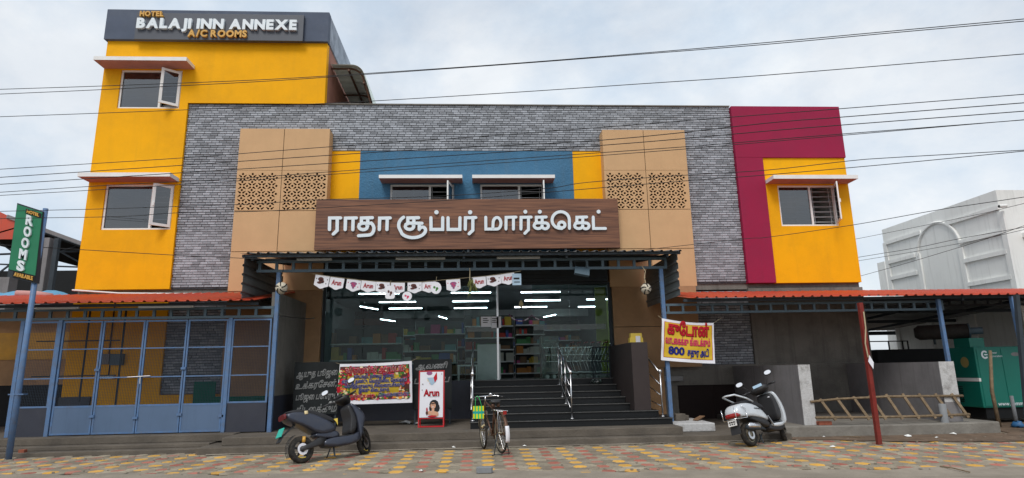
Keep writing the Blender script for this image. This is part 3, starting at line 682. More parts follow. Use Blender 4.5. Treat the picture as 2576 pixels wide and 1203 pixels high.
def qpatch(u0, u1, v0, v1, y, m, name):
    ps = [quadpt(u0, v0), quadpt(u1, v0), quadpt(u1, v1), quadpt(u0, v1)]; mb = MB()
    mb.add([(p.x, y, p.z) for p in ps] + [(p.x, y + .01, p.z) for p in ps], [(0, 1, 2, 3)] + [(i, (i + 1) % 4, (i + 1) % 4 + 4, i + 4) for i in range(4)]); return mb.build(name, m, rs)
qpatch(.03, .99, .02, .90, 12.405, 'sign_green', 'sign_face'); qpatch(.2, .99, .905, .985, 12.405, 'ink', 'name_strip'); qpatch(.38, .97, .04, .105, 12.396, 'ink', 'name_strip')
def qtext(s, u, v, h, m, y, n='letter', wid=None, off=.01, ex=.012):
    o = text(s, h / .72, n, m, (0, 0, 0), rs, extrude=ex, off=off)
    xs = [w.co.x for w in o.data.vertices]; zs = [w.co.z for w in o.data.vertices]; c = (min(xs) + max(xs)) / 2; zc = (min(zs) + max(zs)) / 2; k = (wid / (max(xs) - min(xs))) if wid else 1
    p = quadpt(u, v)
    dirx = (quadpt(1, v) - quadpt(0, v)).normalized(); dz = (quadpt(u, 0) - quadpt(u, 1)).normalized()
    for w in o.data.vertices:
        a, b, yy = (w.co.x - c) * k, w.co.z - zc, w.co.y
        q = p + dirx * a + dz * b; w.co = Vector((q.x, y + yy, q.z))
for i, ch in enumerate('ROOMS'): qtext(ch, .60 - .03 * i, .185 + .158 * i, .19, 'letter', 12.385, wid=.15, off=.012, ex=.018)
qtext('HOTEL', .68, .072, .062, 'gold', 12.385, wid=.26, off=.004, ex=.006); qtext('AVAILABLE', .6, .945, .075, 'gold', 12.392, wid=.38, off=.004, ex=.006)
# ================================================================ LOWER FACADE
g = MB(); g.box(-9.6, BX0, F + .02, F + .2, .29, 3.5); g.box(BX0, -6.50, F + .02, F + .2, .29, 1.0); g.build('lower_wall', 'yellow', hotel)
g = MB(); g.box(TL, -9.602, F + .02, F + .2, .29, 3.5); g.build('lower_wall', 'yellow', hotel)
g = MB(); g.box(TL - .02, -9.78, F - .04, F + .018, .29, 1.0); g.build('dado', 'dado', hotel)
g = MB(); g.box(BX0, -6.5, F + .102, F + .2, 1.0, 3.5); g.build('brick_backing', 'mortar', market); g = MB(); g.box(5.95, BX1, F + .102, F + .2, 1.5, 3.5); g.build('brick_backing', 'mortar', market)
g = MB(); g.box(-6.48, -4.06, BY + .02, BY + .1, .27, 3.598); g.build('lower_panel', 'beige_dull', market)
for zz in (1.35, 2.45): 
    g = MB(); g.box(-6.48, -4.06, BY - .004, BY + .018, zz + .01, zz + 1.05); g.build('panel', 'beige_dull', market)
wall_with_holes('cement_wall', 'plaster_grey', 3.95, 10.78, -.05, 1.5, F - .06, F + .1, [DO], market)
g = MB(); g.box(BX1, 10.78, F + .0, F + .12, 1.502, 3.56); g.build('cement_wall', 'plaster_grey', market)
g = MB(); g.box(5.27, 5.0, 0, 0, 0, 0) if 0 else g.box(4.83, 5.25, F - .16, F - .062, .1, .98); g.build('door_jamb', 'plaster_grey', market)
g = MB(); g.box(DO[0], 6.28, F + .02, F + .06, DO[2], DO[3]); g.build('basement_door', 'ply', market).data.materials[0] = mat('dark_brown_shutter', (.022, .013, .012), .6)
g = MB(); g.box(6.285, DO[1], F + .02, F + .06, DO[2], DO[3]); g.build('basement_door', bpy.data.materials['dark_brown_shutter'], market)
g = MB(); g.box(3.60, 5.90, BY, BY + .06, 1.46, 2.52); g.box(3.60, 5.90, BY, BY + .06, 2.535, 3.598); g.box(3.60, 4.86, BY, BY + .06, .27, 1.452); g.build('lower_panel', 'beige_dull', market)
# shop front
SY = 16.25; FL = 1.22
g = MB(); g.box(-4.05, -.2, SY - .02, SY + .12, .27, FL); g.build('dado_wall', 'dado', market)
gx = [-4.02, -2.98, -1.67, -.36, .52, 1.45, 2.45, 3.52]
HT = 3.72
g = MB()
for x in (-4.03, 3.50): g.box(x, x + .06, SY - .03, SY + .05, FL, HT + .02)
g.box(-3.97, 3.50, SY - .03, SY + .05, HT - .03, HT + .02)
g.build('shopfront_frame', 'steel_dark', market)
for i in range(len(gx) - 1):
    if i == 4: continue
    g = MB(); g.box(gx[i] + .006, gx[i + 1] - .006, SY, SY + .012, FL + .01, HT - .03); g.build('glass_pane', 'glass', market)
g = MB(); g.box(.495, .545, SY - .02, SY + .03, FL, HT - .03); g.build('door_post', 'steel', market)
g = MB(); g.box(1.47, 3.4, SY - .008, SY - .002, 2.48, 2.62); g.build('film_strip', 'film', market)
g = MB(); g.box(-.3, .50, SY - .008, SY - .002, 2.46, 2.58); g.build('film_strip', 'film', market)
g = MB()
for i in range(8): g.box(-4.03, 3.5, BY - .02 - .012 * (i % 2), BY + .2, HT + .03 + i * .1, HT + .125 + i * .1)
g.build('roller_shutter', 'steel_dark', market)
# interior shell
g = MB(); g.box(-6, -5.9, SY + .3, 33, FL, 4.35); g.box(5.4, 5.5, SY + .3, 33, FL, 4.35); g.box(-6, 5.5, 33, 33.1, FL, 4.35); g.box(-5.9, -4.06, SY + .2, SY + .3, FL, 4.35); g.box(3.58, 5.4, SY + .2, SY + .3, FL, 4.35); g.build('shop_inner_wall', 'shop_wall', market)
g = MB(); g.box(-6, 5.5, SY + .02, 33.1, 4.35, 4.45); g.build('shop_ceiling', 'shop_wall', market)
g = MB(); g.box(-5.9, 5.4, SY + .05, 33, FL - .12, FL); g.build('shop_floor', 'shop_floor', market)
g = MB(); g.box(3.3, 3.6, 17.0, 17.1, 2.2, 3.7); g.box(4.2, 5.3, 21, 21.1, 1.3, 3.9); g.build('lime_panel', 'shop_green', market)
# lit ceiling tubes
def tube_light(x, y, z, ang=0, ln=1.2, lab=''):
    t = thing('ceiling_tube_light', lab, 'tube light', (x, y, z), 'lit fluorescent tubes in the shop', True, ang)
    g = MB(); g.box(-ln / 2, ln / 2, -.02, .02, .012, .06); g.build('batten', 'shelf', t)
    g = MB(); g.tube([(-ln / 2, 0, 0), (ln / 2, 0, 0)], .016, 8); g.build('tube', 'tube_lit', t)
Z_ = 3.79
TLs = [(954, 739, 18.5, 0, 'left group, front row behind the hanging flags'), (1000, 760, 20.4, 0, 'left group, middle row'), (1020, 776, 22.5, 0, 'left group, third row down'), (1185, 736.5, 18.5, 0, 'centre group, front row under the dried garland'), (1184, 758, 20.4, 0, 'centre group, middle row'), (1184, 775, 22.5, 0, 'centre group, third row down'), (1180, 819, 30, 0, 'centre group, far row above the paper notice'),
       (1360, 735, 18.5, 0, 'right group, front row over the entrance'), (1365, 756, 20.4, 0, 'right group, middle row over the entrance'), (1335, 772.5, 22.5, 0, 'right group, third row over the entrance'), (1521, 753, 19.8, 0, 'short one by the lime strip'), (1495, 771.5, 22.5, 0, 'beside the right glass edge, second down'), (1400, 815, 29, 0, 'right group, farthest row'),
       (929, 775, 22, 1.2, 'slanting one at the upper left of the window'), (976, 806, 26, 1.2, 'slanting one left of centre, lower'), (1114, 799, 25.5, 1.35, 'small end-on one at the centre'), (1382, 795, 25.5, 1.9, 'small tilted one right of the doorway')]
for px, py, y, an, l in TLs:
    p = at(px, py, Y=y); tube_light(p.x, y, p.z, an, 1.2 if y < 28 else 1.15, 'lit white ceiling tube in the shop, ' + l)
# gondola shelves with packets
def rack(x, y, w, h, nsh, lab, d=.45, rz=0):
    t = thing('shelf_rack', lab, 'shelf', (x, y, FL), 'goods racks inside the shop', True, rz)
    g = MB(); g.box(-w / 2, w / 2, d, d + .03, 0, h); g.build('back_panel', 'shelf_dark', t)
    for i in range(nsh):
        z = .12 + i * (h - .15) / nsh; g = MB(); g.box(-w / 2, w / 2, 0, d, z, z + .035); g.build('shelf', 'shelf', t)
    for s in (-1, 1): g = MB(); g.box(s * w / 2 - .015, s * w / 2 + .015, d + .032, d + .06, 0, h); g.build('upright', 'shelf', t)
    g = MB(); hh = (h - .15) / nsh
    for i in range(nsh):
        z = .157 + i * (h - .15) / nsh; xx = -w / 2 + .02
        while xx < w / 2 - .08:
            ww = random.choice((.06, .09, .12, .2, .3)); ht = U(.25, .8) * hh
            if rnd() > .2: g.box(xx, min(xx + ww, w / 2), .04 + U(0, .08), d - .05, z, z + ht)
            xx += ww + .008
    o = g.build('packets', 'goods', None); o.location = (x, y, FL); o.rotation_euler = (0, 0, rz); tag(o, 'mixed packets standing on the shelves of the ' + lab.split(',')[0], 'packets', kind='stuff')
rack(-3.05, 17.0, 1.9, 1.45, 3, 'low white rack behind the left window pane, full of small goods')
rack(-1.35, 17.5, 1.5, 1.15, 3, 'low white rack behind the pane above the fruit banner end')
rack(-1.0, 20.5, 2.2, 1.9, 4, 'white rack in the middle of the shop, left of the notice')
rack(.35, 19.0, 1.5, 1.95, 5, 'white rack behind the centre pane, right of the notice')
rack(1.62, 19.0, .9, 1.9, 6, 'narrow white rack facing the doorway, with snack packets')
rack(2.9, 22.0, 1.6, 2.0, 5, 'tall white rack deep in the shop behind the trolleys')
rack(-3.2, 24.0, 2.6, 2.0, 5, 'tall white rack at the back left of the shop')
rack(.6, 27.0, 3.6, 2.0, 5, 'long white rack against the back wall of the shop')
g = MB(); g.box(-.02, .62, 17.2, 17.7, FL, FL + .95); tag(g.build('freezer_chest', 'shelf'), 'pale grey chest freezer behind the glass left of the doorway', 'freezer')
t = thing('shoe_stool', 'small pale stool inside the glass beside the freezer', 'stool', (-.28, 16.7, FL))
g = MB(); g.box(-.55, -.02, 16.55, 16.9, FL + .36, FL + .40); g.build('seat', 'shelf', t)
for x in (-.53, -.06):
    for y in (16.57, 16.86): g = MB(); g.box(x, x + .03, y, y + .03, FL, FL + .36); g.build('leg', 'shelf', t)
g = MB(); g.lathe([(0, 0), (.15, 0), (.17, .38), (.18, .42), (0, .42)], (-1.62, 16.75, FL), n=16); tag(g.build('plastic_bin', 'blue_plastic', smooth=True), 'deep blue plastic bin standing inside the window above the banner', 'bin')
g = MB(); g.lathe([(0, 0), (.05, .02), (.09, .1), (.05, .18), (0, .2)], (-.98, 16.75, FL + .25), n=12); tag(g.build('pink_puff', 'pr_pink', smooth=True), 'round pink toy inside the window above the right blackboard', 'toy')
g = MB(); g.box(1.75, 2.25, 17.2, 17.6, FL, FL + 1.15); 
wb_ = g.build('water_bottle_crates', 'film'); tag(wb_, 'stack of pale green shrink-wrapped bottles beside the snack rack', 'bottles')
# paper notice on glass
p = at(1210, 797, Y=SY - .02); q = at(1261, 822, Y=SY - .02)
g = MB(); g.box(p.x, (p.x + q.x) / 2 - .005, SY - .02, SY - .01, q.z, p.z); g.box((p.x + q.x) / 2 + .005, q.x, SY - .02, SY - .01, q.z - .03, p.z)
nt_ = thing('paper_notice', 'pair of white paper notices with printed lines taped to the centre glass', 'notice', (p.x, SY - .02, q.z)); g.build('sheet', 'flex_white', nt_)
g = MB()
for i in range(3): g.box(p.x + .05, p.x + .05 + .12 + .03 * (i % 2), SY - .024, SY - .021, p.z - .06 - i * .05, p.z - .04 - i * .05); g.box(p.x + .29, p.x + .43 - .03 * (i % 2), SY - .024, SY - .021, p.z - .06 - i * .05, p.z - .04 - i * .05)
g.build('printed_lines', 'ink', nt_)
# ================================================================ SHOP STAIRS
STY = [13.30, 13.72, 14.14, 14.56, 14.98, 15.40, 15.82]
STP = [1057, 1037.5, 1018, 1001, 985, 969, 953.5]
st = thing('entrance_stairs', 'black polished granite stairs up to the supermarket door', 'stairs', (1.6, 13.3, .27))
STZ = [at(1400, p, Y=y).z for p, y in zip(STP, STY)]; STZ[-1] = FL
for i, (y, z) in enumerate(zip(STY, STZ)):
    x0, x1 = (-.17, 4.12) if i == 0 else (-.13, 3.95 if i < 2 else 3.42)
    zb = .19 if i == 0 else STZ[i - 1]
    y1 = SY - .03
    g = MB(); g.box(x0, x1, y + .012, y1, zb - (0 if i else .0), z - .022); g.build('riser', 'granite', st)
    g = MB(); g.box(x0 - .01, x1 + .01, y - .012, y1, z - .022, z); g.build('tread', 'granite', st, bevel=.006)
    g = MB(); g.box(x0, x1, y - .015, y - .0125, z - .017, z - .004); g.build('nosing', 'granite_edge', st)
g = MB(); g.box(3.43, 3.80, 13.75, SY - .04, STZ[1], 2.02); o = g.build('cheek_wall', mat('dark_brown_laminate', (.045, .035, .034), .6, var=.1), st, bevel=.004)
# small rack in the corner above the stairs + counter display
t = thing('wire_rack', 'dark open rack in the corner by the right end of the glass', 'rack', (3.2, 15.9, FL))
for x in (2.98, 3.36):
    for y in (15.85, 16.15): g = MB(); g.box(x, x + .02, y, y + .02, FL, 2.02); g.build('upright', 'steel_dark', t)
for z in (1.3, 1.62, 1.99): g = MB(); g.box(2.98, 3.38, 15.85, 16.17, z, z + .02); g.build('shelf', 'steel_dark', t)
p = at(1592, 840, Y=14.6); g = MB(); g.box(p.x - .08, p.x + .24, 14.6, 14.78, 2.02, 2.16); g.box(p.x - .05, p.x + .22, 14.62, 14.76, 2.16, 2.27); g.cur = 1; g.box(p.x + .06, p.x + .17, 14.585, 14.598, 2.03, 2.2)
tag(g.build('payment_stand', ['yel_plastic', 'flex_white']), 'yellow payment stand with a blank white card on top of the dark pillar', 'stand')
# plastic bag on the steps
g = MB(); p = at(1538, 958, Y=15.6); g.lathe([(0, 0), (.13, .01), (.16, .05), (.1, .09), (0, .1)], (2.95, 15.5, STZ[5]), n=12); o = g.build('plastic_bag', 'film', smooth=True)
for v in o.data.vertices: v.co += Vector((U(-.03, .03), U(-.03, .03), U(0, .03)))
tag(o, 'crumpled clear plastic bag on the top stair at the right', 'plastic bag')
# handrails
def rail(posts, top, lab):
    "posts: list of (x,y,z0,z1)"
    t = thing('handrail', lab, 'handrail', (posts[0][0], posts[0][1], posts[0][2]))
    for x, y, z0, z1 in posts:
        g = MB(); g.tube([(x, y, z0), (x, y, z1)], .017, 10); g.lathe([(.02, 0), (.045, .002), (.045, .02), (.02, .03)], (x, y, z0), n=12); g.build('post', 'steel', t, smooth=True)
    g = MB(); g.lathe([(0, .05), (.035, .03), (.04, 0), (.03, -.03), (.02, -.04)], (posts[0][0], posts[0][1], posts[0][3] + .03), n=12); g.build('knob', 'chrome', t, smooth=True)
    g = MB(); g.tube(top, .019, 10); g.build('top_rail', 'steel', t, smooth=True)
    a, b = posts[0], posts[-1]
    for k in (.25, .5, .75):
        g = MB(); g.tube([(a[0] - .03, a[1], a[2] + (a[3] - a[2]) * k), (b[0] - .03, b[1], b[2] + (b[3] - b[2]) * k)], .009, 6); g.build('cross_rail', 'steel', t, smooth=True)
y0 = STY[0] + .18
xb = at(1439, 1048, Y=y0).x
rail([(xb, y0, STZ[0], 1.36), (xb, 14.3, STZ[2], 1.62), (xb, 14.9, STZ[3], 1.84), (xb, 15.4, STZ[5], 2.05)], [(xb, y0, 1.36), (xb, 15.55, 2.10)], 'steel handrail running up the middle of the black stairs')
xb = at(1189, 1052, Y=y0).x
rail([(xb, y0, STZ[0], 1.36), (xb, 14.6, STZ[3], 1.75), (xb, 15.6, STZ[5], 2.12)], [(xb, y0, 1.36), (xb, 15.7, 2.15)], 'steel handrail at the left edge of the black stairs')
xb = 3.98
rail([(xb, y0 + .05, STZ[0], 1.34), (xb, 14.6, STZ[0], 1.72), (xb, 15.6, STZ[0], 2.12)], [(xb, y0 + .05, 1.34), (xb, 15.7, 2.15)], 'steel handrail at the right edge of the stairs, beside the blue post')
# shopping trolleys nested inside the glass
def trolley():
    t = thing('shopping_trolley', 'chrome wire shopping trolley with a red handle, front one of the nested row', 'trolley', (0, 0, 0), 'shopping trolleys nested behind the glass', True)
    g = MB()
    for z, a, b, w in ((.45, -.32, .30, .20), (.62, -.36, .34, .23), (.82, -.40, .38, .26)):
        g.tube([(a, -w, z), (b, -w * .8, z), (b, w * .8, z), (a, w, z)], .006, 5, closed=True)
    for i in range(9):
        x = -.32 + i * .08
        for s in (-1, 1): g.tube([(x, s * .2, .45), (x * 1.15, s * .25, .82)], .0035, 4)
    for i in range(7):
        y = -.18 + i * .06; g.tube([(.30, y * .8, .45), (.38, y, .82)], .0035, 4); g.tube([(-.32, y, .45), (.3, y * .8, .45)], .003, 4)
    g.build('basket', 'chrome', t)
    g = MB()
    for s in (-1, 1): g.tube([(-.44, s * .25, .95), (-.36, s * .24, .75), (-.22, s * .22, .42), (-.30, s * .22, .16), (.3, s * .17, .12)], .012, 6)
    g.tube([(-.3, -.22, .16), (-.3, .22, .16)], .01, 6); g.build('frame', 'chrome', t, smooth=True)
    g = MB(); g.tube([(-.45, -.25, .95), (-.45, .25, .95)], .018, 8); g.build('handle', 'red_frame', t, smooth=True)
    for x, s in ((-.3, -1), (-.3, 1), (.28, -1), (.28, 1)):
        g = MB(); g.lathe([(0, -.012), (.05, -.012), (.05, .012), (0, .012)], (x, s * .19, .05), 'y', 12); g.build('wheel', 'shelf', t)
    return t
tr0 = trolley()
ords = ['leftmost', 'second', 'third', 'fourth', 'fifth', 'sixth', 'rightmost']
for i in range(7):
    t = tr0 if i == 0 else copy_tree(tr0)
    t.location = (2.15 + .19 * i, 17.05, FL); t.rotation_euler = (0, 0, PI); t['label'] = 'chrome wire shopping trolley with red handle behind the glass, ' + ords[i] + ' of the nested row'
# ================================================================ SHEDS AND CANOPY
def corrugated(name, m, P0, uvec, vvec, n_rib, parent, h=.03, flat=.62, solid=.003):
    "trapezoid ribs run along vvec, repeated n_rib times across uvec"
    P0, u, v = Vector(P0), Vector(uvec), Vector(vvec); nn = u.cross(v).normalized()
    if nn.z < 0 or (abs(nn.z) < .1 and nn.y > 0): nn = -nn
    prof = []
    for i in range(n_rib):
        a = i / n_rib; w = 1 / n_rib
        prof += [(a, 0), (a + w * flat, 0), (a + w * (flat + .10), h), (a + w * (flat + .26), h), (a + w * (flat + .36), 0)]
    prof.append((1, 0)); vs = []; k = len(prof); nv = 2
    for j in range(nv):
        for a, hh in prof: vs.append(P0 + u * a + v * (j / (nv - 1)) + nn * hh)
    g = MB(); g.add(vs, [(i, i + 1, i + 1 + k, i + k) for i in range(k - 1)]); return g.build(name, m, parent, solid=solid)
def ladder_beam(name, x0, x1, y, z0, z1, parent, m, pitch=.37, t=.055):
    g = MB(); g.box(x0, x1, y, y + t, z1 - t, z1); g.box(x0, x1, y, y + t, z0, z0 + t); g.build(name + '_chord', m, parent)
    n = int((x1 - x0) / pitch)
    for i in range(n + 1):
        x = x0 + .03 + i * (x1 - x0 - .08) / n; g = MB(); g.box(x, x + t, y + .004, y + t - .004, z0 + t, z1 - t); g.build(name + '_strut', m, parent)
# central canopy
can = thing('entrance_canopy', 'dark corrugated canopy on blue posts over the supermarket entrance', 'canopy', (0, 13.75, .27))
corrugated('roof_sheet', 'grey_sheet', (-5.12, 13.28, 4.03), (9.72, 0, -.02), (0, 3.0, .42), 46, can)
g = MB(); g.box(-5.10, 4.58, 13.34, 13.40, 3.955, 4.015); g.box(-5.10, 4.58, 14.8, 14.86, 4.13, 4.2); g.box(-5.10, 4.58, 16.0, 16.06, 4.30, 4.37); g.build('purlin', 'steel_dark', can)
for x in (-4.9, -2.6, -.3, 2.0, 4.3): g = MB(); g.bar((x, 13.4, 3.93), (x, 16.1, 4.28), .05, .07); g.build('rafter', 'steel_dark', can)
ladder_beam('beam', -4.90, 4.36, 13.70, 3.68, 3.95, can, 'steel_dull', .37, .06)
for x in (-4.46, 4.18):
    zb = .27 if x < 0 else .12
    g = MB(); g.box(x, x + .085, 13.70, 13.785, zb, 3.68); g.build('post', 'steel_blue', can, bevel=.005)
corrugated('side_sheet', 'grey_sheet', (-5.04, 13.32, 3.02), (0, 0, 1.0), (0, 2.7, 0), 5, can, .03)
corrugated('side_sheet', 'grey_sheet', (4.50, 13.32, 3.02), (0, 0, 1.0), (0, 2.7, 0), 5, can, .03)
for i, (a, b) in enumerate(((748, 835), (996, 1120), (1250, 1358))):
    p, q = at(a, 642, Y=13.5), at(b, 642, Y=13.5)
    t = thing('tube_light', ['unlit tube light under the canopy edge, left of three', 'unlit tube light under the canopy edge below the middle of the sign', 'unlit tube light under the canopy edge, right of three'][i], 'tube light', (p.x, 13.5, 3.88), 'unlit tube lights under the canopy edge')
    g = MB(); g.box(p.x, q.x, 13.47, 13.52, 3.90, 3.945); g.build('batten', 'batten', t); g = MB(); g.tube([(p.x + .03, 13.455, 3.905), (q.x - .03, 13.455, 3.905)], .013, 8); g.build('tube', 'batten', t)
# flood lamp and small box hanging from the beam
p = at(1464, 684, Y=13.6); t = thing('flood_lamp', 'dark square flood lamp hanging from the canopy beam at the right', 'lamp', tuple(p))
g = MB(); R_ = Matrix.Translation(p) @ Matrix.Rotation(.2, 4, 'Y') @ Matrix.Rotation(-.5, 4, 'X'); g.box(-.17, .17, -.04, .04, -.10, .10); g.xform(R_); g.build('housing', 'steel_dull', t, bevel=.008); g = MB(); g.tube([p + Vector((-.12, .02, .05)), p + Vector((-.15, .06, .25)), p + Vector((.1, .06, .25)), p + Vector((.12, .02, .05))], .008, 6); g.build('bracket', 'steel_dark', t)
# ---- left lean-to with caged gate
lt = thing('caged_lean_to', 'red-roofed lean-to with blue posts and wire mesh cage at the left of the shop', 'lean-to', (-7, 13.7, .29))
corrugated('roof_sheet', 'red_sheet', (-14.5, 13.26, 2.985), (9.75, 0, .03), (0, 3.1, .56), 44, lt)
corrugated('roof_sheet', 'red_sheet', (-15.5, 16.38, 3.52), (4.9, 0, 0), (0, .9, .10), 22, lt)
g = MB(); g.box(-14.4, -4.75, 13.5, 13.56, 2.94, 3.0); g.box(-14.4, -4.75, 15, 15.06, 3.2, 3.26); g.build('purlin', 'steel_dark', lt)
ladder_beam('beam', -14.3, -4.47, 13.70, 2.68, 2.93, lt, 'steel_dull', .36, .055)
Z1_, Z2_, Z3_ = at(300, 877, Y=13.7).z, at(300, 949.6, Y=13.7).z, at(300, 1021.4, Y=13.7).z
xp = [at(15, 1101, Y=13.7).x, at(114, 1097, Y=13.7).x, at(559, 1089, Y=13.7).x]
for x in (xp[0], xp[1], xp[2]): g = MB(); g.box(x - .04, x + .04, 13.69, 13.77, .29, 2.68); g.build('post', 'steel_blue', lt, bevel=.004)
def meshpanel(x0, x1, z0, z1, parent, y=13.735, s=.032):
    g = MB(); k = int((x1 - x0) / s)
    for i in range(1, k): x = x0 + i * (x1 - x0) / k; g.box(x - .0015, x + .0015, y, y + .004, z0, z1)
    k = int((z1 - z0) / s)
    for i in range(1, k): z = z0 + i * (z1 - z0) / k; g.box(x0, x1, y + .0045, y + .0085, z - .0015, z + .0015)
    return g.build('wire_mesh', 'mesh', parent, kind='stuff')
def frame_rect(g, x0, x1, z0, z1, t=.035, y=13.715, d=.035):
    g.box(x0, x1, y, y + d, z0, z0 + t); g.box(x0, x1, y, y + d, z1 - t, z1); g.box(x0, x0 + t, y, y + d, z0 + t, z1 - t); g.box(x1 - t, x1, y, y + d, z0 + t, z1 - t)
zt = 2.66; xr = -4.5
for nm, x0, x1, zb in (('side_screen', xp[0] + .04, xp[1] - .04, at(50, 1028, Y=13.7).z), ('side_screen', xp[2] + .04, xr, at(610, 1014, Y=13.7).z)):
    g = MB(); frame_rect(g, x0, x1, zb, zt)
    for z in (Z1_, Z2_): g.box(x0 + .035, x1 - .035, 13.72, 13.745, z - .012, z + .012)
    s = g.build(nm, 'steel_blue', lt); m_ = meshpanel(x0 + .035, x1 - .035, zb + .035, zt - .035, s)
    g = MB(); g.box(x0, x1, 13.72, 13.84, .29, zb - .002); g.build('dado_wall', 'dado', lt)
gxs = [xp[1] + .045, at(225, 1095, Y=13.7).x, at(336, 1093, Y=13.7).x, at(447, 1091, Y=13.7).x, xp[2] - .045]
for i in range(4):
    x0, x1 = gxs[i] + .008, gxs[i + 1] - .008
    g = MB(); frame_rect(g, x0, x1, .31, zt - .0)
    for z in (Z1_, Z2_): g.box(x0 + .035, x1 - .035, 13.72, 13.745, z - .012, z + .012)
    g.box(x0 + .035, x1 - .035, 13.718, 13.748, Z3_ - .02, Z3_ + .02)
    s = g.build('gate_leaf', 'steel_blue', lt); meshpanel(x0 + .035, x1 - .035, Z3_ + .02, zt - .035, s)
    g = MB(); g.box(x0 + .035, x1 - .035, 13.722, 13.728, .345, Z3_ - .02); o = g.build('sheet_panel', 'gate_sheet'); o.parent = s
    if i in (1, 2):
        g = MB()
        hx = x1 if i == 1 else x0
    for z in ((.65, 1.6) if i in (0, 2) else (.6,)):
        g = MB(); g.box(x1 - .05, x1 + .05, 13.69, 13.713, z, z + .05); o = g.build('hinge', 'steel_blue'); o.parent = s
g = MB(); g.tube([(gxs[2] - .25, 13.69, Z2_ + .0), (gxs[2] + .22, 13.69, Z2_ + .02)], .012, 8); g.tube([(gxs[2] + .02, 13.685, Z2_), (gxs[2] + .03, 13.68, Z2_ - .14)], .014, 8); g.build('gate_bolt', 'steel', lt)
# grey side wall between cage and shop front
g = MB(); g.box(-4.56, -4.45, 13.80, 16.16, 1.0, 3.25); g.build('partition_wall', 'plaster_grey', lt); g = MB(); g.box(-4.57, -4.44, 13.79, 16.165, .27, .998); g.build('partition_dado', 'dado', lt)
g = MB(); g.tube([(-4.4, 13.8, 2.72), (-4.02, 14.6, 2.72), (-3.9, 14.9, 2.76)], .01, 6); g.build('curtain_rod', 'steel', lt)
for i, (a, b) in enumerate(((95, 310), (1080 / 3.0625, 1500 / 3.0625))):
    p, q = at(a if i else 97, 766, Y=13.5), at(b if i else 203, 766, Y=13.5)
    t = thing('tube_light', ['unlit tube light under the left red roof, behind the sign pole', 'unlit tube light under the left red roof above the gate middle'][i], 'tube light', (p.x, 13.5, 2.9), 'unlit tube lights under the left red roof')
    g = MB(); g.box(p.x, q.x, 13.44, 13.49, 2.895, 2.935); g.build('batten', 'batten', t); g = MB(); g.tube([(p.x + .03, 13.425, 2.90), (q.x - .03, 13.425, 2.90)], .012, 8); g.build('tube', 'batten', t)
# things inside the cage
p = at(277, 903, Y=F - .1); t = thing('electric_meter', 'grey electricity meter box with conduit on the yellow wall inside the cage', 'meter box', (p.x, F - .05, p.z))
g = MB(); g.box(p.x - .26, p.x - .02, F - .12, F + .018, p.z - .13, p.z + .13); g.build('meter', 'wall_grey', t); g = MB(); g.box(p.x, p.x + .30, F - .1, F + .018, p.z - .16, p.z + .12); g.build('switch_box', 'steel_dull', t)
g = MB(); g.tube([(p.x - .1, F - .0, p.z + .13), (p.x - .1, F - .0, 3.4)], .015, 6); g.tube([(p.x - .05, F - .0, p.z - .13), (p.x - .05, F - .0, p.z - .42)], .015, 6); g.build('conduit', 'ink', t); g = MB(); g.box(p.x - .32, p.x + .10, F - .06, F + .018, p.z - .50, p.z - .40); g.build('tray', 'white', t)
g = MB(); g.box(-7.05, -6.52, 16.0, 16.02, .35, 1.32); g.box(-6.5, -4.9, 15.95, 15.97, .4, .95); tag(g.build('green_net', mat('green_net', (.0, .12, .07), .8)), 'dark green net sheet hanging inside the cage at the right', 'net')
t = thing('clothes_stand', 'thin dark pipe stand inside the left end of the cage', 'stand', (-9.7, 15.9, .29))
for x in (-9.72, -8.85): g = MB(); g.box(x, x + .035, 15.9, 15.935, .29 if x > -9 else .9, 3.1); g.build('upright', 'steel_dark', t)
for z in (2.35, 1.5): g = MB(); g.box(-10.9, -8.9, 15.91, 15.93, z, z + .03); g.build('rail', 'steel_dark', t)
# ---- right lean-to
rt = thing('right_lean_to', 'long red-roofed open lean-to on thin posts at the right of the shop', 'lean-to', (8, 13.5, 0))
corrugated('roof_sheet', 'red_sheet', (4.66, 13.22, 2.945), (12.0, 0, -.02), (0, 3.2, .50), 55, rt)
corrugated('rear_roof_sheet', 'grey_sheet', (10.9, 16.5, 3.25), (8, 0, 0), (0, 8.5, -.45), 36, rt)
g = MB(); g.box(4.6, 16.6, 13.42, 13.48, 2.88, 2.94); g.box(10.9, 18.5, 15.0, 15.06, 3.08, 3.15); g.box(10.9, 18.5, 18.5, 18.58, 2.98, 3.08); g.box(10.9, 18.5, 21, 21.08, 2.85, 2.95); g.box(10.9, 18.5, 24.6, 24.7, 2.6, 2.75); g.build('purlin', 'steel_dark', rt)
for x in (11.1, 13.2, 15.4): g = MB(); g.bar((x, 13.4, 2.86), (x, 16.5, 3.16), .05, .06); g.bar((x, 16.5, 3.15), (x, 24.8, 2.68), .06, .08); g.build('rafter', 'steel_dark', rt)
ladder_beam('beam', 4.27, 10.85, 13.70, 2.64, 2.87, rt, 'steel_dull', .34, .05)
ladder_beam('rear_beam', 10.9, 18.5, 16.42, 2.98, 3.22, rt, 'steel_dark', .37, .05)
def leanpost(p0, p1, w, m, lab=None): g = MB(); g.bar(p0, p1, w, w, (0, 1, 0)); return g.build('post', m, rt, label=lab)
pA = at(2212, 1119, Z=0); leanpost((pA.x, pA.y, 0), (pA.x + .0, 11.45, 2.0), .085, 'red_post', 'red oxide post') if 0 else None
pt = at(2160, 757, Y=13.3)
g = MB(); g.bar((pA.x, pA.y, -.03), (at(2163, 762, Y=pA.y).x, pA.y, at(2163, 762, Y=pA.y).z), .075, .075, (0, 1, 0)); tag(g.build('red_post', 'red_post'), 'slim red oxide steel post standing on the pavers at the right', 'post')
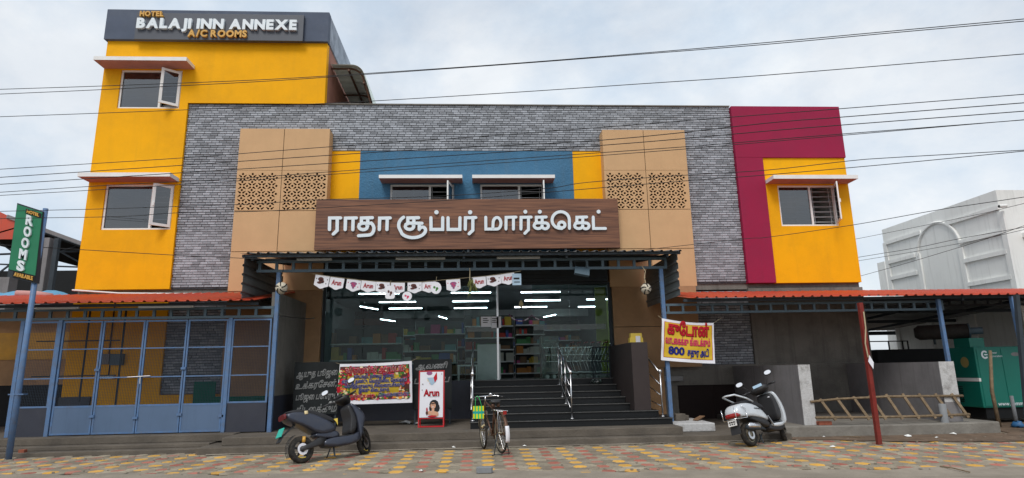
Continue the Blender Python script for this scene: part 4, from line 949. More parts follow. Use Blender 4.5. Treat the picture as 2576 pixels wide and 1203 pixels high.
p0, p1 = at(2405, 1060, Y=13.55), at(2363, 778, Y=13.55); leanpost((p1.x + .02, 13.55, .2), (p1.x, 13.55, 2.88), .075, 'steel_blue')
leanpost((at(2566, 860, Y=13.3).x + .05, 13.3, 0), (at(2552, 815, Y=13.3).x + .05, 13.3, 2.9), .08, 'steel_blue')
p = at(2560, 760, Y=12.6); g = MB(); g.bar((at(2572, 1000, Y=12.6).x, 12.6, 0), (at(2560, 760, Y=12.6).x, 12.6, 2.85), .08, .08, (0, 1, 0)); g.build('post', 'steel_dark', rt)
# rags and rope on the red post
q = at(2190, 915, Y=pA.y - .06); g = MB(); g.add([(q.x, q.y, q.z + .16), (q.x + .05, q.y - .02, q.z + .02), (q.x + .02, q.y - .03, q.z - .1), (q.x - .04, q.y, q.z + .04)], [(0, 1, 2, 3)]); tag(g.build('cloth_rag', 'flex_white', solid=.004), 'white torn rag tied round the red post', 'rag')
q = at(2176, 865, Y=pA.y - .06); g = MB(); g.tube([(q.x + .06, q.y, q.z + .6), (q.x + .05, q.y - .01, q.z + .3), (q.x, q.y - .01, q.z), (q.x + .02, q.y - .01, q.z - .25)], .012, 6); tag(g.build('rope', 'rope'), 'pale rope hanging down beside the top of the red post', 'rope')
# low grey walls on the platform
w1 = thing('low_wall', 'grey low wall with whitewashed end just behind the white scooter', 'wall', (6.95, 13, .215))
g = MB(); g.box(6.83, 7.08, 13.02, F - .07, .215, 1.455); g.build('wall_body', 'wall_grey', w1); g = MB(); g.box(6.825, 7.085, 13.0, 13.018, .215, 1.458); g.build('end_face', 'whitewash', w1)
w2 = thing('low_wall', 'grey low wall with whitewashed end behind the wooden ladder', 'wall', (10.1, 13, .215))
g = MB(); g.box(9.97, 10.30, 13.02, F - .07, .215, 1.465); g.build('wall_body', 'wall_grey', w2); g = MB(); g.box(9.965, 10.305, 13.0, 13.018, .62, 1.468); g.build('end_face', 'whitewash', w2); g = MB(); g.box(9.965, 10.305, 13.0, 13.018, .215, .62); g.build('end_face', 'wall_grey', w2)
# whitewashed block and debris right of the stairs
g = MB(); y_ = 13.15; p = at(1700, 1085, Y=y_); q = at(1799, 1064, Y=y_); g.box(p.x, q.x, y_, 14.6, .122, q.z); tag(g.build('whitewashed_block', 'whitewash', bevel=.02), 'rough whitewashed concrete block beside the blue post right of the stairs', 'block')
bz = q.z
for i, (px, w, h) in enumerate(((1708, .24, .15), (1722, .2, .11))):
    x = at(px, 1055, Y=13.9).x; g = MB(); g.obox((x, 13.9 + i * .1, bz + h / 2), (w / 2, .03, 0), (-.02, .09, 0), (0, 0, h / 2)); tag(g.build('paver_block', 'concrete', bevel=.01), ['larger dusty cement block on the whitewashed slab by the blue post', 'smaller dusty cement block right of the larger one on the slab'][i], 'block')
g = MB(); g.bar((4.75, 13.7, bz + .02), (5.05, 14.1, bz + .07), .12, .02); tag(g.build('plank', 'ply'), 'short brown plank lying across the whitewashed slab', 'plank')
# ================================================================ SURROUNDINGS
wb = thing('white_building', 'tall plain white building at the right with raised bands and a blind arch', 'building', (17, 20, 0))
g = MB(); X = 17.0; g.box(X, X + 14, 18.4, 24.2, -.05, 6.95); g.build('wall', 'white_bldg', wb)
def band(px0, py0, px1, py1, w, name='moulding', d=.07, m='white_bldg'):
    a, b = at(px0, py0, X=X), at(px1, py1, X=X); z = (a.z + b.z) / 2; g = MB(); g.box(X - d, X + .0, min(a.y, b.y), max(a.y, b.y), z - w / 2, z + w / 2); g.build(name, m, wb)
def cW(x, y): return ((3380 + x / 2.6145) / 1.5528, (700 + y / 2.6145) / 1.5528)
for a, b in (((225, 655), (575, 540)), ((830, 465), (1370, 280)), ((250, 850), (515, 780)), ((275, 1015), (540, 955)), ((1020, 840), (1460, 735)), ((1060, 1075), (1510, 1000)), ((980, 655), (1420, 520))): band(*cW(*a), *cW(*b), .14)
for (x_, y_), (x2, y2) in (((215, 650), (265, 1115)), ((1400, 330), (1540, 1150)), ((600, 1120), (548, 760)), ((1050, 1130), (985, 690))):
    a, b = at(*cW(x_, y_), X=X), at(*cW(x2, y2), X=X); yy = (a.y + b.y) / 2; g = MB(); g.box(X - .06, X, yy - .1, yy + .1, 2.0, max(a.z, b.z)); g.build('pilaster', 'white_bldg', wb)
c0 = at(*cW(750, 760), X=X); ra = abs(at(*cW(548, 790), X=X).y - at(*cW(985, 700), X=X).y) / 2; yc = (at(*cW(548, 790), X=X).y + at(*cW(985, 700), X=X).y) / 2; zc = at(*cW(548, 790), X=X).z
g = MB(); g.tube([(X - .02, yc + ra * math.cos(t), zc + ra * math.sin(t)) for t in np.linspace(0, PI, 20)], .06, 6); g.build('arch_moulding', 'white_bldg', wb)
g = MB(); q = at(*cW(1440, 272), X=X); g.tube([(X, q.y, q.z), (X - .25, q.y, q.z - .02)], .055, 10); g.build('drain_spout', 'white_bldg', wb); g = MB(); g.tube([(X - .2505, q.y, q.z - .02), (X - .256, q.y, q.z - .02)], .042, 10); g.build('spout_shade_disc', 'ink', wb)  # black disc paints the shade inside the solid spout's mouth
g = MB(); g.box(17.6, 19.2, 18.1, 18.4, 5.35, 5.5); g.build('window_hood', 'white_bldg', wb); g = MB(); g.box(17.8, 19.0, 18.38, 18.41, 4.2, 5.2); g.build('window', 'glass_win', wb); g = MB(); g.box(17.75, 19.05, 18.36, 18.378, 4.1, 4.2); g.build('sill', 'white_bldg', wb)
# white blocks seen under the shed roof, behind the generators
g = MB(); g.box(18.5, 30, 26.5, 27, -.05, 6); g.box(13.5, 18.4, 30, 31, -.05, 3.5); tag(g.build('yard_wall', 'white_bldg'), 'pale rear yard wall glimpsed under the open shed roof', 'wall')
# generator
gy = 14.5
gn = thing('green_generator', 'green boxed diesel generator with white lettering under the red roof at the right edge', 'generator', (12.5, gy, .1))
p0, p1 = at(2473, 1027, Y=gy), at(2451, 873, Y=gy); GX0 = (p0.x + p1.x) / 2; GZ0, GZ1 = p0.z, p1.z; GX1 = at(2562, 868, Y=gy).x + .6
g = MB(); g.box(GX0, GX1, gy, gy + 1.0, GZ0, GZ1); g.build('canopy_box', 'gen', gn, bevel=.02)
for k in range(2):
    xa_ = GX0 + .05 + k * .62; g = MB(); g.box(xa_, xa_ + .60, gy - .012, gy - .001, GZ0 + .04, GZ1 - .05); g.build('door_panel', 'gen', gn, bevel=.006)
for k in range(9): g = MB(); g.box(GX0 - .012, GX0 - .001, gy + .55, gy + .92, GZ0 + .12 + k * .045, GZ0 + .135 + k * .045); g.build('louvre', 'gen_dark', gn)
g = MB(); g.box(GX0 - 1.2, GX0 + .02, gy + 1.02, gy + 1.9, GZ0, GZ1 - .02) if 0 else g.box(GX0 + .08, GX1, gy + .05, gy + .95, GZ0 - .25, GZ0); g.build('base_skid', 'gen_dark', gn)
g = MB(); g.box(GX0 - .004, GX0 - .001, gy + .0, gy + .9, GZ0 + .62, GZ0 + .70); g.box(GX0 - .004, GX0 + .10, gy - .004, gy - .001, GZ0 + .62, GZ0 + .70); g.build('white_stripe', 'white', gn)
text('www.cummins.com', .13, 'lettering', 'letter', (GX0 + .36, gy - .016, GZ0 + .05), gn, extrude=.001, off=.001)
text('Power', .075, 'lettering', 'letter', (GX0 + .36, gy - .016, GZ1 - .17), gn, extrude=.001); text('Generation', .07, 'lettering', 'letter', (GX0 + .36, gy - .016, GZ1 - .25), gn, extrude=.001)
g = MB(); cx_, cz_ = GX0 + .24, GZ1 - .19
ribbon(g, [(cx_ + .07 * math.cos(t), cz_ + .08 * math.sin(t)) for t in np.linspace(.9, 2 * PI - .9, 14)], .04, gy - .017, gy - .013); ribbon(g, [(cx_ + .0, cz_ - .0), (cx_ + .06, cz_ - .0)], .03, gy - .018, gy - .013); g.build('emblem', 'letter', gn)
g = MB(); g.add([(GX0 + 1.02 + .11 * math.cos(t), gy - .015, GZ1 - .19 + .045 * math.sin(t)) for t in np.linspace(0, 2 * PI, 18)[:-1]], [tuple(range(17))]); g.build('oval_badge', 'wall_grey', gn)
g = MB(); g.add([(GX0 - .003, gy + .35 + .13 * math.cos(t), GZ0 + 1.08 + .13 * math.sin(t)) for t in np.linspace(0, 2 * PI, 22)[:-1]], [tuple(range(21))]); g.build('round_sticker', mat('sticker_gold', (.35, .28, .1), .6), gn)
g = MB(); g.box(GX0 + .0, GX0 + .38, gy + .1, gy + .6, GZ1, GZ1 + .22); g.build('exhaust_box', 'gen', gn)
sp = thing('exhaust_silencer', 'rusty dark exhaust silencer drum lying above the generator under the shed roof', 'silencer', (12, 15.5, 2.3))
a = at(2300, 838, Y=15.6); b = at(2435, 833, Y=15.0); dv = (b - a).normalized()
g = MB(); g.tube([a - dv * .0, a + dv * .1, b - dv * .02, b], [.12, .19, .19, .18], 18); g.build('drum', 'pipe', sp, smooth=True); g = MB(); g.tube([b + dv * .001, b + dv * .03], .2, 18); g.tube([b, b + dv * .30], .09, 14); g.build('flange', 'steel_dull', sp)
for s in (.4, 1.0): q = a.lerp(b, s * .8 + .05); g = MB(); g.box(q.x - .02, q.x + .02, q.y, q.y + .04, GZ1 + .1, q.z - .15); g.build('stand', 'steel_dark', sp)
g2 = thing('dark_generator', 'long black generator housing behind the low wall with the ladder', 'generator', (11, 17.2, .2))
p0, p1 = at(2196, 880, Y=17.2), at(2392, 876, Y=17.2); g = MB(); g.box(p0.x + .1, p1.x, 17.2, 18.4, .4, p0.z); g.build('housing', 'gen_dark', g2, bevel=.02); g = MB(); g.box(p0.x + .12, p1.x - .1, 17.25, 18.35, .0, .398); g.build('base_skid', 'gen_dark', g2)
g = MB()
for px in (2236, 2271, 2284): x = at(px, 870, Y=17.3).x; g.box(x, x + .03, 17.3, 17.33, p0.z, p0.z + .22)
x = at(2284, 870, Y=17.3).x; g.box(p0.x, x + .03, 17.3, 17.33, p0.z + .22, p0.z + .25); g.build('top_rail', 'ink', g2)
# ladder lying against the low wall
ld = thing('wooden_ladder', 'rough wooden pole ladder lying on its side along the cement platform', 'ladder', (8.8, 12.9, .215))
A_ = [at(2039, 1011, Y=12.98), at(2110, 1004, Y=12.98), at(2230, 998, Y=12.98), at(2422, 996, Y=12.98)]; B_ = [at(2052, 1051, Y=12.84), at(2180, 1050, Y=12.84), at(2300, 1048, Y=12.84), at(2439, 1043, Y=12.84)]
g = MB(); g.tube(A_, [.026, .024, .026, .028], 8); g.build('rail', 'wood', ld, smooth=True); g = MB(); g.tube(B_, [.026, .025, .026, .03], 8); g.build('rail', 'wood', ld, smooth=True)
for i in range(9):
    t0 = .07 + i * .108; a = A_[0].lerp(A_[-1], t0); b = B_[0].lerp(B_[-1], t0 + .045)
    a.z = at((2039 + 383 * t0), 1011 - 15 * min(1, t0 * 1.8), Y=12.98).z; d = (a - b).normalized(); g = MB(); g.bar(b - d * .07, a + d * .05, .055, .03, (0, 1, 0)); g.build('rung', 'wood', ld)
p = at(2377, 1063, Z=.215); g = MB(); g.lathe([(0, .38), (.062, .38), (.072, .37), (.072, .02), (.08, 0)], (p.x, p.y, .215), n=18); tag(g.build('pipe_bollard', 'pvc', smooth=True), 'short grey pipe stump standing on the platform in front of the ladder', 'bollard')
# wooden poles at the right
p = at(2515, 1076, Z=0); q = at(2491, 882, Y=p.y); g = MB(); g.tube([(p.x, p.y, -.03), (p.x - .03, p.y, .8), (q.x, p.y, q.z)], [.042, .038, .032], 8); tag(g.build('wooden_pole', 'wood', smooth=True), 'tall dark wooden pole leaning in front of the green generator', 'pole')
p = at(2558, 1070, Z=0); q = at(2544, 996, Y=p.y); g = MB(); g.tube([(p.x, p.y, -.03), (q.x, p.y, q.z)], [.045, .038], 10); tag(g.build('metal_stake', 'pvc', smooth=True), 'short grey pipe stake in front of the green generator', 'stake')
p = at(2552, 1076, Z=0); g = MB(); g.lathe([(0, 0), (.12, .01), (.13, .06), (.07, .12), (0, .13)], (p.x, p.y - .1, 0), n=10); o = g.build('blue_bag', 'blue_plastic', smooth=True)
for v in o.data.vertices: v.co += Vector((U(-.03, .03), U(-.02, .02), U(-.0, .03)))
tag(o, 'crumpled blue plastic bag on the soil by the right edge', 'bag')
# left neighbours
sh = thing('dark_shed', 'big dark open shed with red fascia and bare trusses behind the left edge', 'shed', (-16, 22, 0))
SYd = 21.5
def sp_(x, y, Y=SYd): return at(x, y, Y=Y)
a, b = sp_(-60, 515), sp_(60, 560)
g = MB(); V = [sp_(-60, 505), sp_(60, 562), sp_(60, 602), sp_(-60, 602)]; g.add([(v.x, v.y, v.z) for v in V] + [(v.x, v.y + .05, v.z) for v in V], [(0, 1, 2, 3), (7, 6, 5, 4)] + [(i, (i + 1) % 4, (i + 1) % 4 + 4, i + 4) for i in range(4)]); g.build('fascia', 'red_sheet', sh)
P1, P2 = sp_(100, 571), sp_(206, 614)
g = MB(); g.bar(sp_(20, 545), sp_(215, 616), .12, .12); g.build('gutter', 'wall_grey', sh)
g = MB(); V = [sp_(-60, 600), sp_(60, 566), sp_(212, 622)]; V2 = [v + Vector((0, 9, 0)) for v in V]; g.add([tuple(v) for v in V] + [tuple(v) for v in V2], [(0, 1, 4, 3), (1, 2, 5, 4)]); g.build('roof_sheet', 'gen_dark', sh, solid=.05)
g = MB(); g.box(-25, sp_(214, 640).x + 3, SYd + 9, SYd + 9.1, -.05, 6.6); g.build('rear_wall', 'gen_dark', sh)  # near-black rear wall: the shed's inner shade is put into its colour
for (x0, y0), (x1, y1), w in (((0, 640), (200, 632), .06), ((0, 610), (110, 690), .05), ((110, 610), (200, 660), .05), ((60, 640), (-20, 700), .05), ((150, 600), (120, 640), .04), ((0, 665), (195, 672), .05), ((130, 640), (190, 620), .04)):
    g = MB(); g.bar(sp_(x0, y0, SYd + .5), sp_(x1, y1, SYd + .5), w, w); g.build('truss_bar', 'steel_dark', sh)
for x, w, m in ((122, .26, 'wall_grey'), (146, .14, 'steel_dark')):
    a = sp_(x, 600, SYd - .3); b = sp_(x - 10, 745, SYd - .3); g = MB(); g.bar((a.x, a.y, a.z), (a.x, a.y, 0), w, w); g.build('column', m, sh)
g = MB(); a, b = sp_(0, 690, SYd), sp_(12, 725, SYd); g.box(a.x - 3, b.x + .1, SYd, SYd + .4, 0, a.z - .1); g.build('grey_panel', 'wall_grey', sh)
p0, p1 = at(0, 728, Y=17.8), at(185, 741, Y=17.8)
g = MB(); xs = np.linspace(p0.x - 1.5, p1.x, 16); vs = []
for j in range(3):
    for i, x in enumerate(xs): vs.append((x, 17.4 + j * .7, 3.75 + (.16 if j == 1 else -.1 if j == 0 else 0) + .04 * math.sin(i * 1.7 + j)  - (.12 if i > 13 else 0)))
g.add(vs, [(j * 16 + i, j * 16 + i + 1, j * 16 + 17 + i, j * 16 + 16 + i) for j in range(2) for i in range(15)]); tag(g.build('blue_tarpaulin', 'tarp', smooth=True, solid=.01), 'blue tarpaulin spread behind the left red roof', 'tarpaulin')
a = at(50, 739, Y=17.0); g = MB(); g.tube([(a.x - .05, 16.95, a.z), (a.x + .45, 17.0, a.z - .02), (a.x + .8, 17.05, a.z - .08)], .085, 12); tag(g.build('cloth_roll', 'soffit', smooth=True), 'rolled pinkish mat lying on the far left roof', 'roll')
nb = thing('neighbour_wall', 'ochre and cream neighbouring wall seen through the posts at the far left', 'wall', (-12.5, 18.2, 0))
for z0, z1, m in ((2.75, 3.4, 'beige_dull'), (2.0, 2.748, 'ochre'), (1.3, 1.998, 'beige_dull'), (-.05, 1.298, 'gen_dark')): g = MB(); g.box(-17.5, TL - .02, 18.2 - (.02 if m == 'ochre' else 0), 18.4, z0, z1); g.build('wall_band', m, nb)
# rooftop curved shelter right of the tower
cs = thing('rooftop_shelter', 'curved corrugated metal shelter on the roof beside the hotel tower', 'shelter', (-4, 17, 8.6))
def arcprof(n=14):
    pts = [(TR + .02, 10.46), (-3.72, 10.46)]
    for t in np.linspace(PI / 2, .25, n): pts.append((-3.72 + .40 * math.cos(t), 10.06 + .40 * math.sin(t)))
    pts += [(-3.20, 9.75), (-3.04, 9.2), (-2.9, 8.5)]
    return pts
pr = arcprof(); vs = []; fs = []; ny = 90; Y0, Y1 = 16.95, 25.0
for j in range(ny):
    y = Y0 + (Y1 - Y0) * j / (ny - 1); o_ = .022 if (j // 2) % 2 else 0
    for k_, (x, z) in enumerate(pr): vs.append((x + (o_ if k_ > 8 else 0), y, z + (o_ if k_ <= 8 else 0)))
k = len(pr)
for j in range(ny - 1):
    for i in range(k - 1): fs.append((j * k + i, j * k + i + 1, (j + 1) * k + i + 1, (j + 1) * k + i))
g = MB(); g.add(vs, fs); g.build('roof_sheet', mat('greenish_metal_sheet', (.66, .73, .69), .6, metal=.0, var=.12), cs, smooth=False, solid=.004)
for y in (17.1, 18.9, 20.9, 23): g = MB(); g.tube([(x - .05, y, z - .07) for x, z in pr], .028, 6); g.build('hoop', 'rusty', cs)
g = MB(); g.bar((-3.8, 17, 10.30), (-3.8, 24.6, 10.30), .05); g.bar((-3.34, 17, 9.9), (-3.34, 24.6, 9.9), .05); g.build('purlin', 'rusty', cs)
# ================================================================ SIGNBOARDS, BANNERS, FLAGS
# chalk boards
def chalkboard(x0, x1, z0, z1, y, lab, rows, legz=.27):
    t = thing('chalkboard', lab, 'blackboard', ((x0 + x1) / 2, y, legz))
    g = MB(); g.box(x0, x1, y, y + .03, z0, z1); g.build('board', 'board', t, bevel=.004)
    for x in (x0 + .03, x1 - .07): g = MB(); g.box(x, x + .04, y + .035, y + .065, legz, z1 - .1); g.build('leg', 'steel_dark', t)
    for s, x, z, h, tilt in rows:
        o = text(s, h, 'chalk_line', 'chalk', (0, 0, 0), t, extrude=.001, shear=.3, outl=.0034)
        xs = [v.co.x for v in o.data.vertices]; w = max(xs) - min(xs)
        kx = min(1.0, (x1 - x0 - .08) / w)
        for v in o.data.vertices: xx = (v.co.x - min(xs)) * kx; v.co = Vector((x + xx, y - .006 + v.co.y * .8, z + v.co.z + tilt * xx))
    return t
by = 14.55
b0, b1 = at(742, 912, Y=by), at(846, 1041, Y=by)
hh = b0.z - b1.z; xx0, xx1 = b0.x, b1.x + .02
chalkboard(xx0, xx1, b1.z, b0.z, by, 'tall blackboard with four chalked Tamil lines left of the fruit banner', [('ஆயுத பூஜை', xx0 + .05, b0.z - .34, .19, .05), ('உக்கரேசன்,', xx0 + .04, b0.z - .60, .19, .06), ('பூஜை பொருட்', xx0 + .06, b0.z - .84, .18, .03), ('கள்', xx1 - .2, b0.z - .93, .09, .0), ('கிடைக்கும்', xx0 + .07, b0.z - 1.14, .22, .04)])
c0_, c1_ = at(1039, 905, Y=by), at(1136, 1060, Y=by)
chalkboard(c0_.x, c1_.x, .62, c0_.z, by + .06, 'blackboard with faint chalk writing behind the ice cream stand', [('ஆவணி', c0_.x + .06, c0_.z - .22, .17, .03), ('பி', c0_.x + .02, c0_.z - .55, .2, 0), ('ப', c1_.x - .2, c0_.z - .52, .2, 0)])
# printed flex banners: a sagging sheet with flat print on it
class Flex:
    def __init__(s, tl, tr, br, bl, t, sag=.03, m='flex_white', name='sheet', n=24):
        s.c = (tl, tr, br, bl); s.t = t; s.sag = sag
        vs = []; k = n + 1
        for j in range(k):
            for i in range(k): vs.append(tuple(s.p(i / n, j / n)))
        g = MB(); g.add(vs, [(j * k + i, j * k + i + 1, (j + 1) * k + i + 1, (j + 1) * k + i) for j in range(n) for i in range(n)]); g.build(name, m, t, smooth=True)
    def p(s, u, v, off=0):
        tl, tr, br, bl = s.c; q = tl.lerp(tr, u).lerp(bl.lerp(br, u), v)
        q = q + Vector((0, -off - .012 * math.sin(u * 9 + v * 4) - .006 * math.sin(v * 13), -s.sag * 4 * u * (1 - u) * (1 - v * .7))); return q
    def patch(s, u0, u1, v0, v1, m, off=.004, name='print_field', n=16):
        k = n + 1; vs = [tuple(s.p(u0 + (u1 - u0) * i / n, v0 + (v1 - v0) * j / n, off)) for j in range(k) for i in range(k)]
        g = MB(); g.add(vs, [(j * k + i, j * k + i + 1, (j + 1) * k + i + 1, (j + 1) * k + i) for j in range(n) for i in range(n)]); return g.build(name, m, s.t, smooth=True)
    def blobs(s, lst, off, name='print_shapes'):
        by = {}
        for u, v, ru, rv, m in lst:
            g = by.setdefault(m, MB()); o = off + .0006 * (len(by) * 1 + len(g.f) % 4)
            g.add([tuple(s.p(u + ru * math.cos(t), v + rv * math.sin(t), o)) for t in np.linspace(0, 2 * PI, 11)[:-1]], [tuple(range(10))])
        for m, g in by.items(): g.build(name, m, s.t, kind='stuff')
    def txt(s, st, u0, u1, v, h, m, off=.008, w=.02, outline=None):
        for mm, ww, oo in (([(outline, w + .035, off)] if outline else []) + [(m, w + .014, off + .0045)]):
            o = text(st, 1, 'print_line', mm, (0, 0, 0), s.t, extrude=0, outl=ww)
            X_ = [q.co.x for q in o.data.vertices]; a, b = min(X_), max(X_)
            for q in o.data.vertices: q.co = s.p(u0 + (u1 - u0) * (q.co.x - a) / (b - a), v - q.co.z * h, oo - q.co.y * .03)
yb = 14.42
fb = thing('fruit_banner', 'printed vegetable and fruit banner with Tamil text tied between the blackboards', 'banner', (-2.2, yb, 1.0))
fx = Flex(at(855, 916, Y=yb), at(1036, 908, Y=yb), at(1037, 1013, Y=yb), at(847, 1018, Y=yb), fb, .015)
fx.patch(.01, .965, .07, .90, 'pr_brown'); fx.patch(.12, .86, .27, .80, 'pr_gold', .0075)
bl_ = []
for i in range(420):
    s_ = i % 4; r = U(.010, .026)
    u, v = (U(.01, .96), U(.09, .29)) if s_ == 0 else ((U(.01, .96), U(.76, .89)) if s_ == 1 else ((U(.01, .15), U(.1, .88)) if s_ == 2 else (U(.83, .96), U(.1, .88))))
    bl_.append((u, v, r, r * 1.6, random.choice(['pr_red', 'pr_red', 'pr_green', 'pr_green', 'pr_orange', 'pr_brown', 'pr_cream', 'pr_pink'])))
fx.blobs(bl_, .009)
fx.txt('விைரவில் ஆரம்பம்', .08, .90, .235, .21, 'pr_red', .018, .02, 'flex_white')
fx.txt('காய்கறி, வாைழ இைல,', .20, .76, .36, .12, 'pr_navy', .018, .02, 'flex_white')
fx.txt('வாைழ தண்டு, ெவற்றிைல, ேதங்காய்', .05, .93, .48, .125, 'pr_navy', .018, .02, 'flex_white')
fx.txt('ெமாத்தமாகவும் சில்லைரயாகவும்', .09, .90, .595, .125, 'pr_navy', .018, .02, 'flex_white')
fx.txt('இங்கு கிைடக்கும்.', .28, .70, .70, .12, 'pr_navy', .018, .02, 'flex_white')
fx.txt('ேடார் டெலிவரி உண்டு', .03, .50, .84, .12, 'pr_red', .018, .02, 'flex_white')
fx.txt('ெசல்:848925478', .55, .955, .83, .12, 'pr_navy', .018, .015, 'flex_white')
g = MB(); a = at(845, 913, Y=by); b = at(855, 916, Y=yb); g.tube([a, b], .004, 5); g.tube([at(1036, 908, Y=yb), at(1052, 900, Y=by)], .004, 5); g.build('tie_string', 'rope', fb)
yk = 13.62
kb = thing('godown_banner', 'yellow Tamil banner reading 800 tied beside the right blue post', 'banner', (4.6, yk, 1.5))
fk = Flex(at(1665, 801, Y=yk), at(1795, 812.6, Y=yk), at(1799, 915, Y=yk), at(1663, 906, Y=yk), kb, .035)
fk.patch(.045, .965, .06, .92, 'pr_red', .004); fk.patch(.055, .955, .07, .91, 'flex_yellow', .008)
fk.txt('குேடான்', .10, .90, .34, .40, 'pr_red', .014, .045)
fk.txt('வாடைகக்கு கிைடக்கும்', .07, .92, .58, .24, 'pr_pink', .014, .03)
fk.txt('800', .13, .43, .83, .26, 'pr_navy', .014, .035)
fk.txt('சதுர அடி', .48, .89, .83, .22, 'pr_navy', .014, .03)
g = MB(); g.tube([at(1665, 801, Y=yk), at(1656, 795, Y=13.69)], .004, 5); g.tube([at(1795, 812.6, Y=yk), at(1815, 800, Y=13.69)], .004, 5); g.build('tie_string', 'rope', kb)
# ice cream stand
ys = 13.95
p0, p1 = at(1053, 933, Y=ys), at(1117, 1073, Y=ys)
ic = thing('ice_cream_stand', 'red-framed ice cream poster stand with a smiling girl on the plinth', 'sign stand', ((p0.x + p1.x) / 2, ys, .27))
xa, xb, za, zb = p0.x, p1.x, .27, p0.z
def iR(z): return ys + (z - za) * .10
g = MB()
for x in (xa, xb - .025): g.bar((x + .0125, iR(za), za), (x + .0125, iR(zb), zb), .025, .025, (0, 1, 0))
g.bar((xa + .026, iR(zb), zb - .012), (xb - .026, iR(zb), zb - .012), .025, .025); g.bar((xa + .026, iR(za) , za + .02), (xb - .026, iR(za), za + .02), .03, .03); g.bar((xa + .026, iR(za + .19), za + .19), (xb - .026, iR(za + .19), za + .19), .02, .02); g.build('frame', 'red_frame', ic)
g = MB()
for x in (xa, xb - .025): g.bar((x + .0125, ys + .45, za), (x + .0125, iR(zb) + .03, zb - .05), .02, .02, (0, 1, 0))
g.build('rear_leg', 'red_frame', ic)
PT = Vector((xa + .028, 0, zb - .03)); PW_ = xb - xa - .056; PH = zb - .03 - (za + .21)
tl_ = Vector((PT.x, iR(zb - .03) - .014, zb - .03)); tr_ = tl_ + Vector((PW_, 0, 0)); bl2 = Vector((PT.x, iR(za + .21) - .014, za + .21)); br2 = bl2 + Vector((PW_, 0, 0))
class Flat(Flex):
    def p(s, u, v, off=0):
        tl, tr, br, bl = s.c; return tl.lerp(tr, u).lerp(bl.lerp(br, u), v) + Vector((0, -off, 0))
fp = Flat(tl_, tr_, br2, bl2, ic, 0, 'flex_white', 'poster', n=2)
fp.blobs([(.40, .03, .13, .045, 'pr_purple'), (.48, .18, .18, .055, 'pr_cream'), (.50, .25, .10, .035, 'pr_orange')], .002)
g = MB(); g.add([tuple(fp.p(u, v, .006)) for u, v in ((.72, .0), (.58, .13), (.64, .24), (.74, .16))], [(0, 1, 2, 3)]); g.build('print_shapes', 'pr_red', ic)
g = MB(); g.add([tuple(fp.p(u, v, .004)) for u, v in ((.30, .13), (.45, .28), (.52, .30), (.70, .22), (.66, .12))], [(0, 1, 2, 3, 4)]); g.build('print_shapes', 'pr_cyan', ic)
fp.txt('Arun', .16, .84, .53, .20, 'pr_red', .004, .03); fp.txt('ICECREAMS', .40, .84, .56, .028, 'ink', .004, .0)
# portrait print
fp.blobs([(.62, .72, .20, .105, 'ink'), (.72, .80, .15, .10, 'ink'), (.48, .80, .07, .07, 'ink')], .002)
fp.blobs([(.58, .745, .115, .075, 'pr_skin'), (.58, .84, .06, .04, 'pr_skin'), (.62, .915, .17, .05, 'pr_skin'), (.44, .90, .11, .045, 'pr_skin'), (.76, .93, .06, .05, 'pr_skin')], .0065)
fp.blobs([(.535, .725, .012, .006, 'ink'), (.625, .735, .012, .006, 'ink'), (.57, .775, .035, .010, 'flex_white'), (.58, .70, .09, .012, 'ink')], .010)
fp.blobs([(.32, .83, .035, .05, 'pr_red'), (.32, .90, .05, .045, 'pr_brown'), (.55, .975, .2, .022, 'pr_red'), (.93, .05, .02, .008, 'ink'), (.12, .27, .03, .01, 'pr_brown'), (.1, .4, .02, .01, 'pr_brown')], .013)
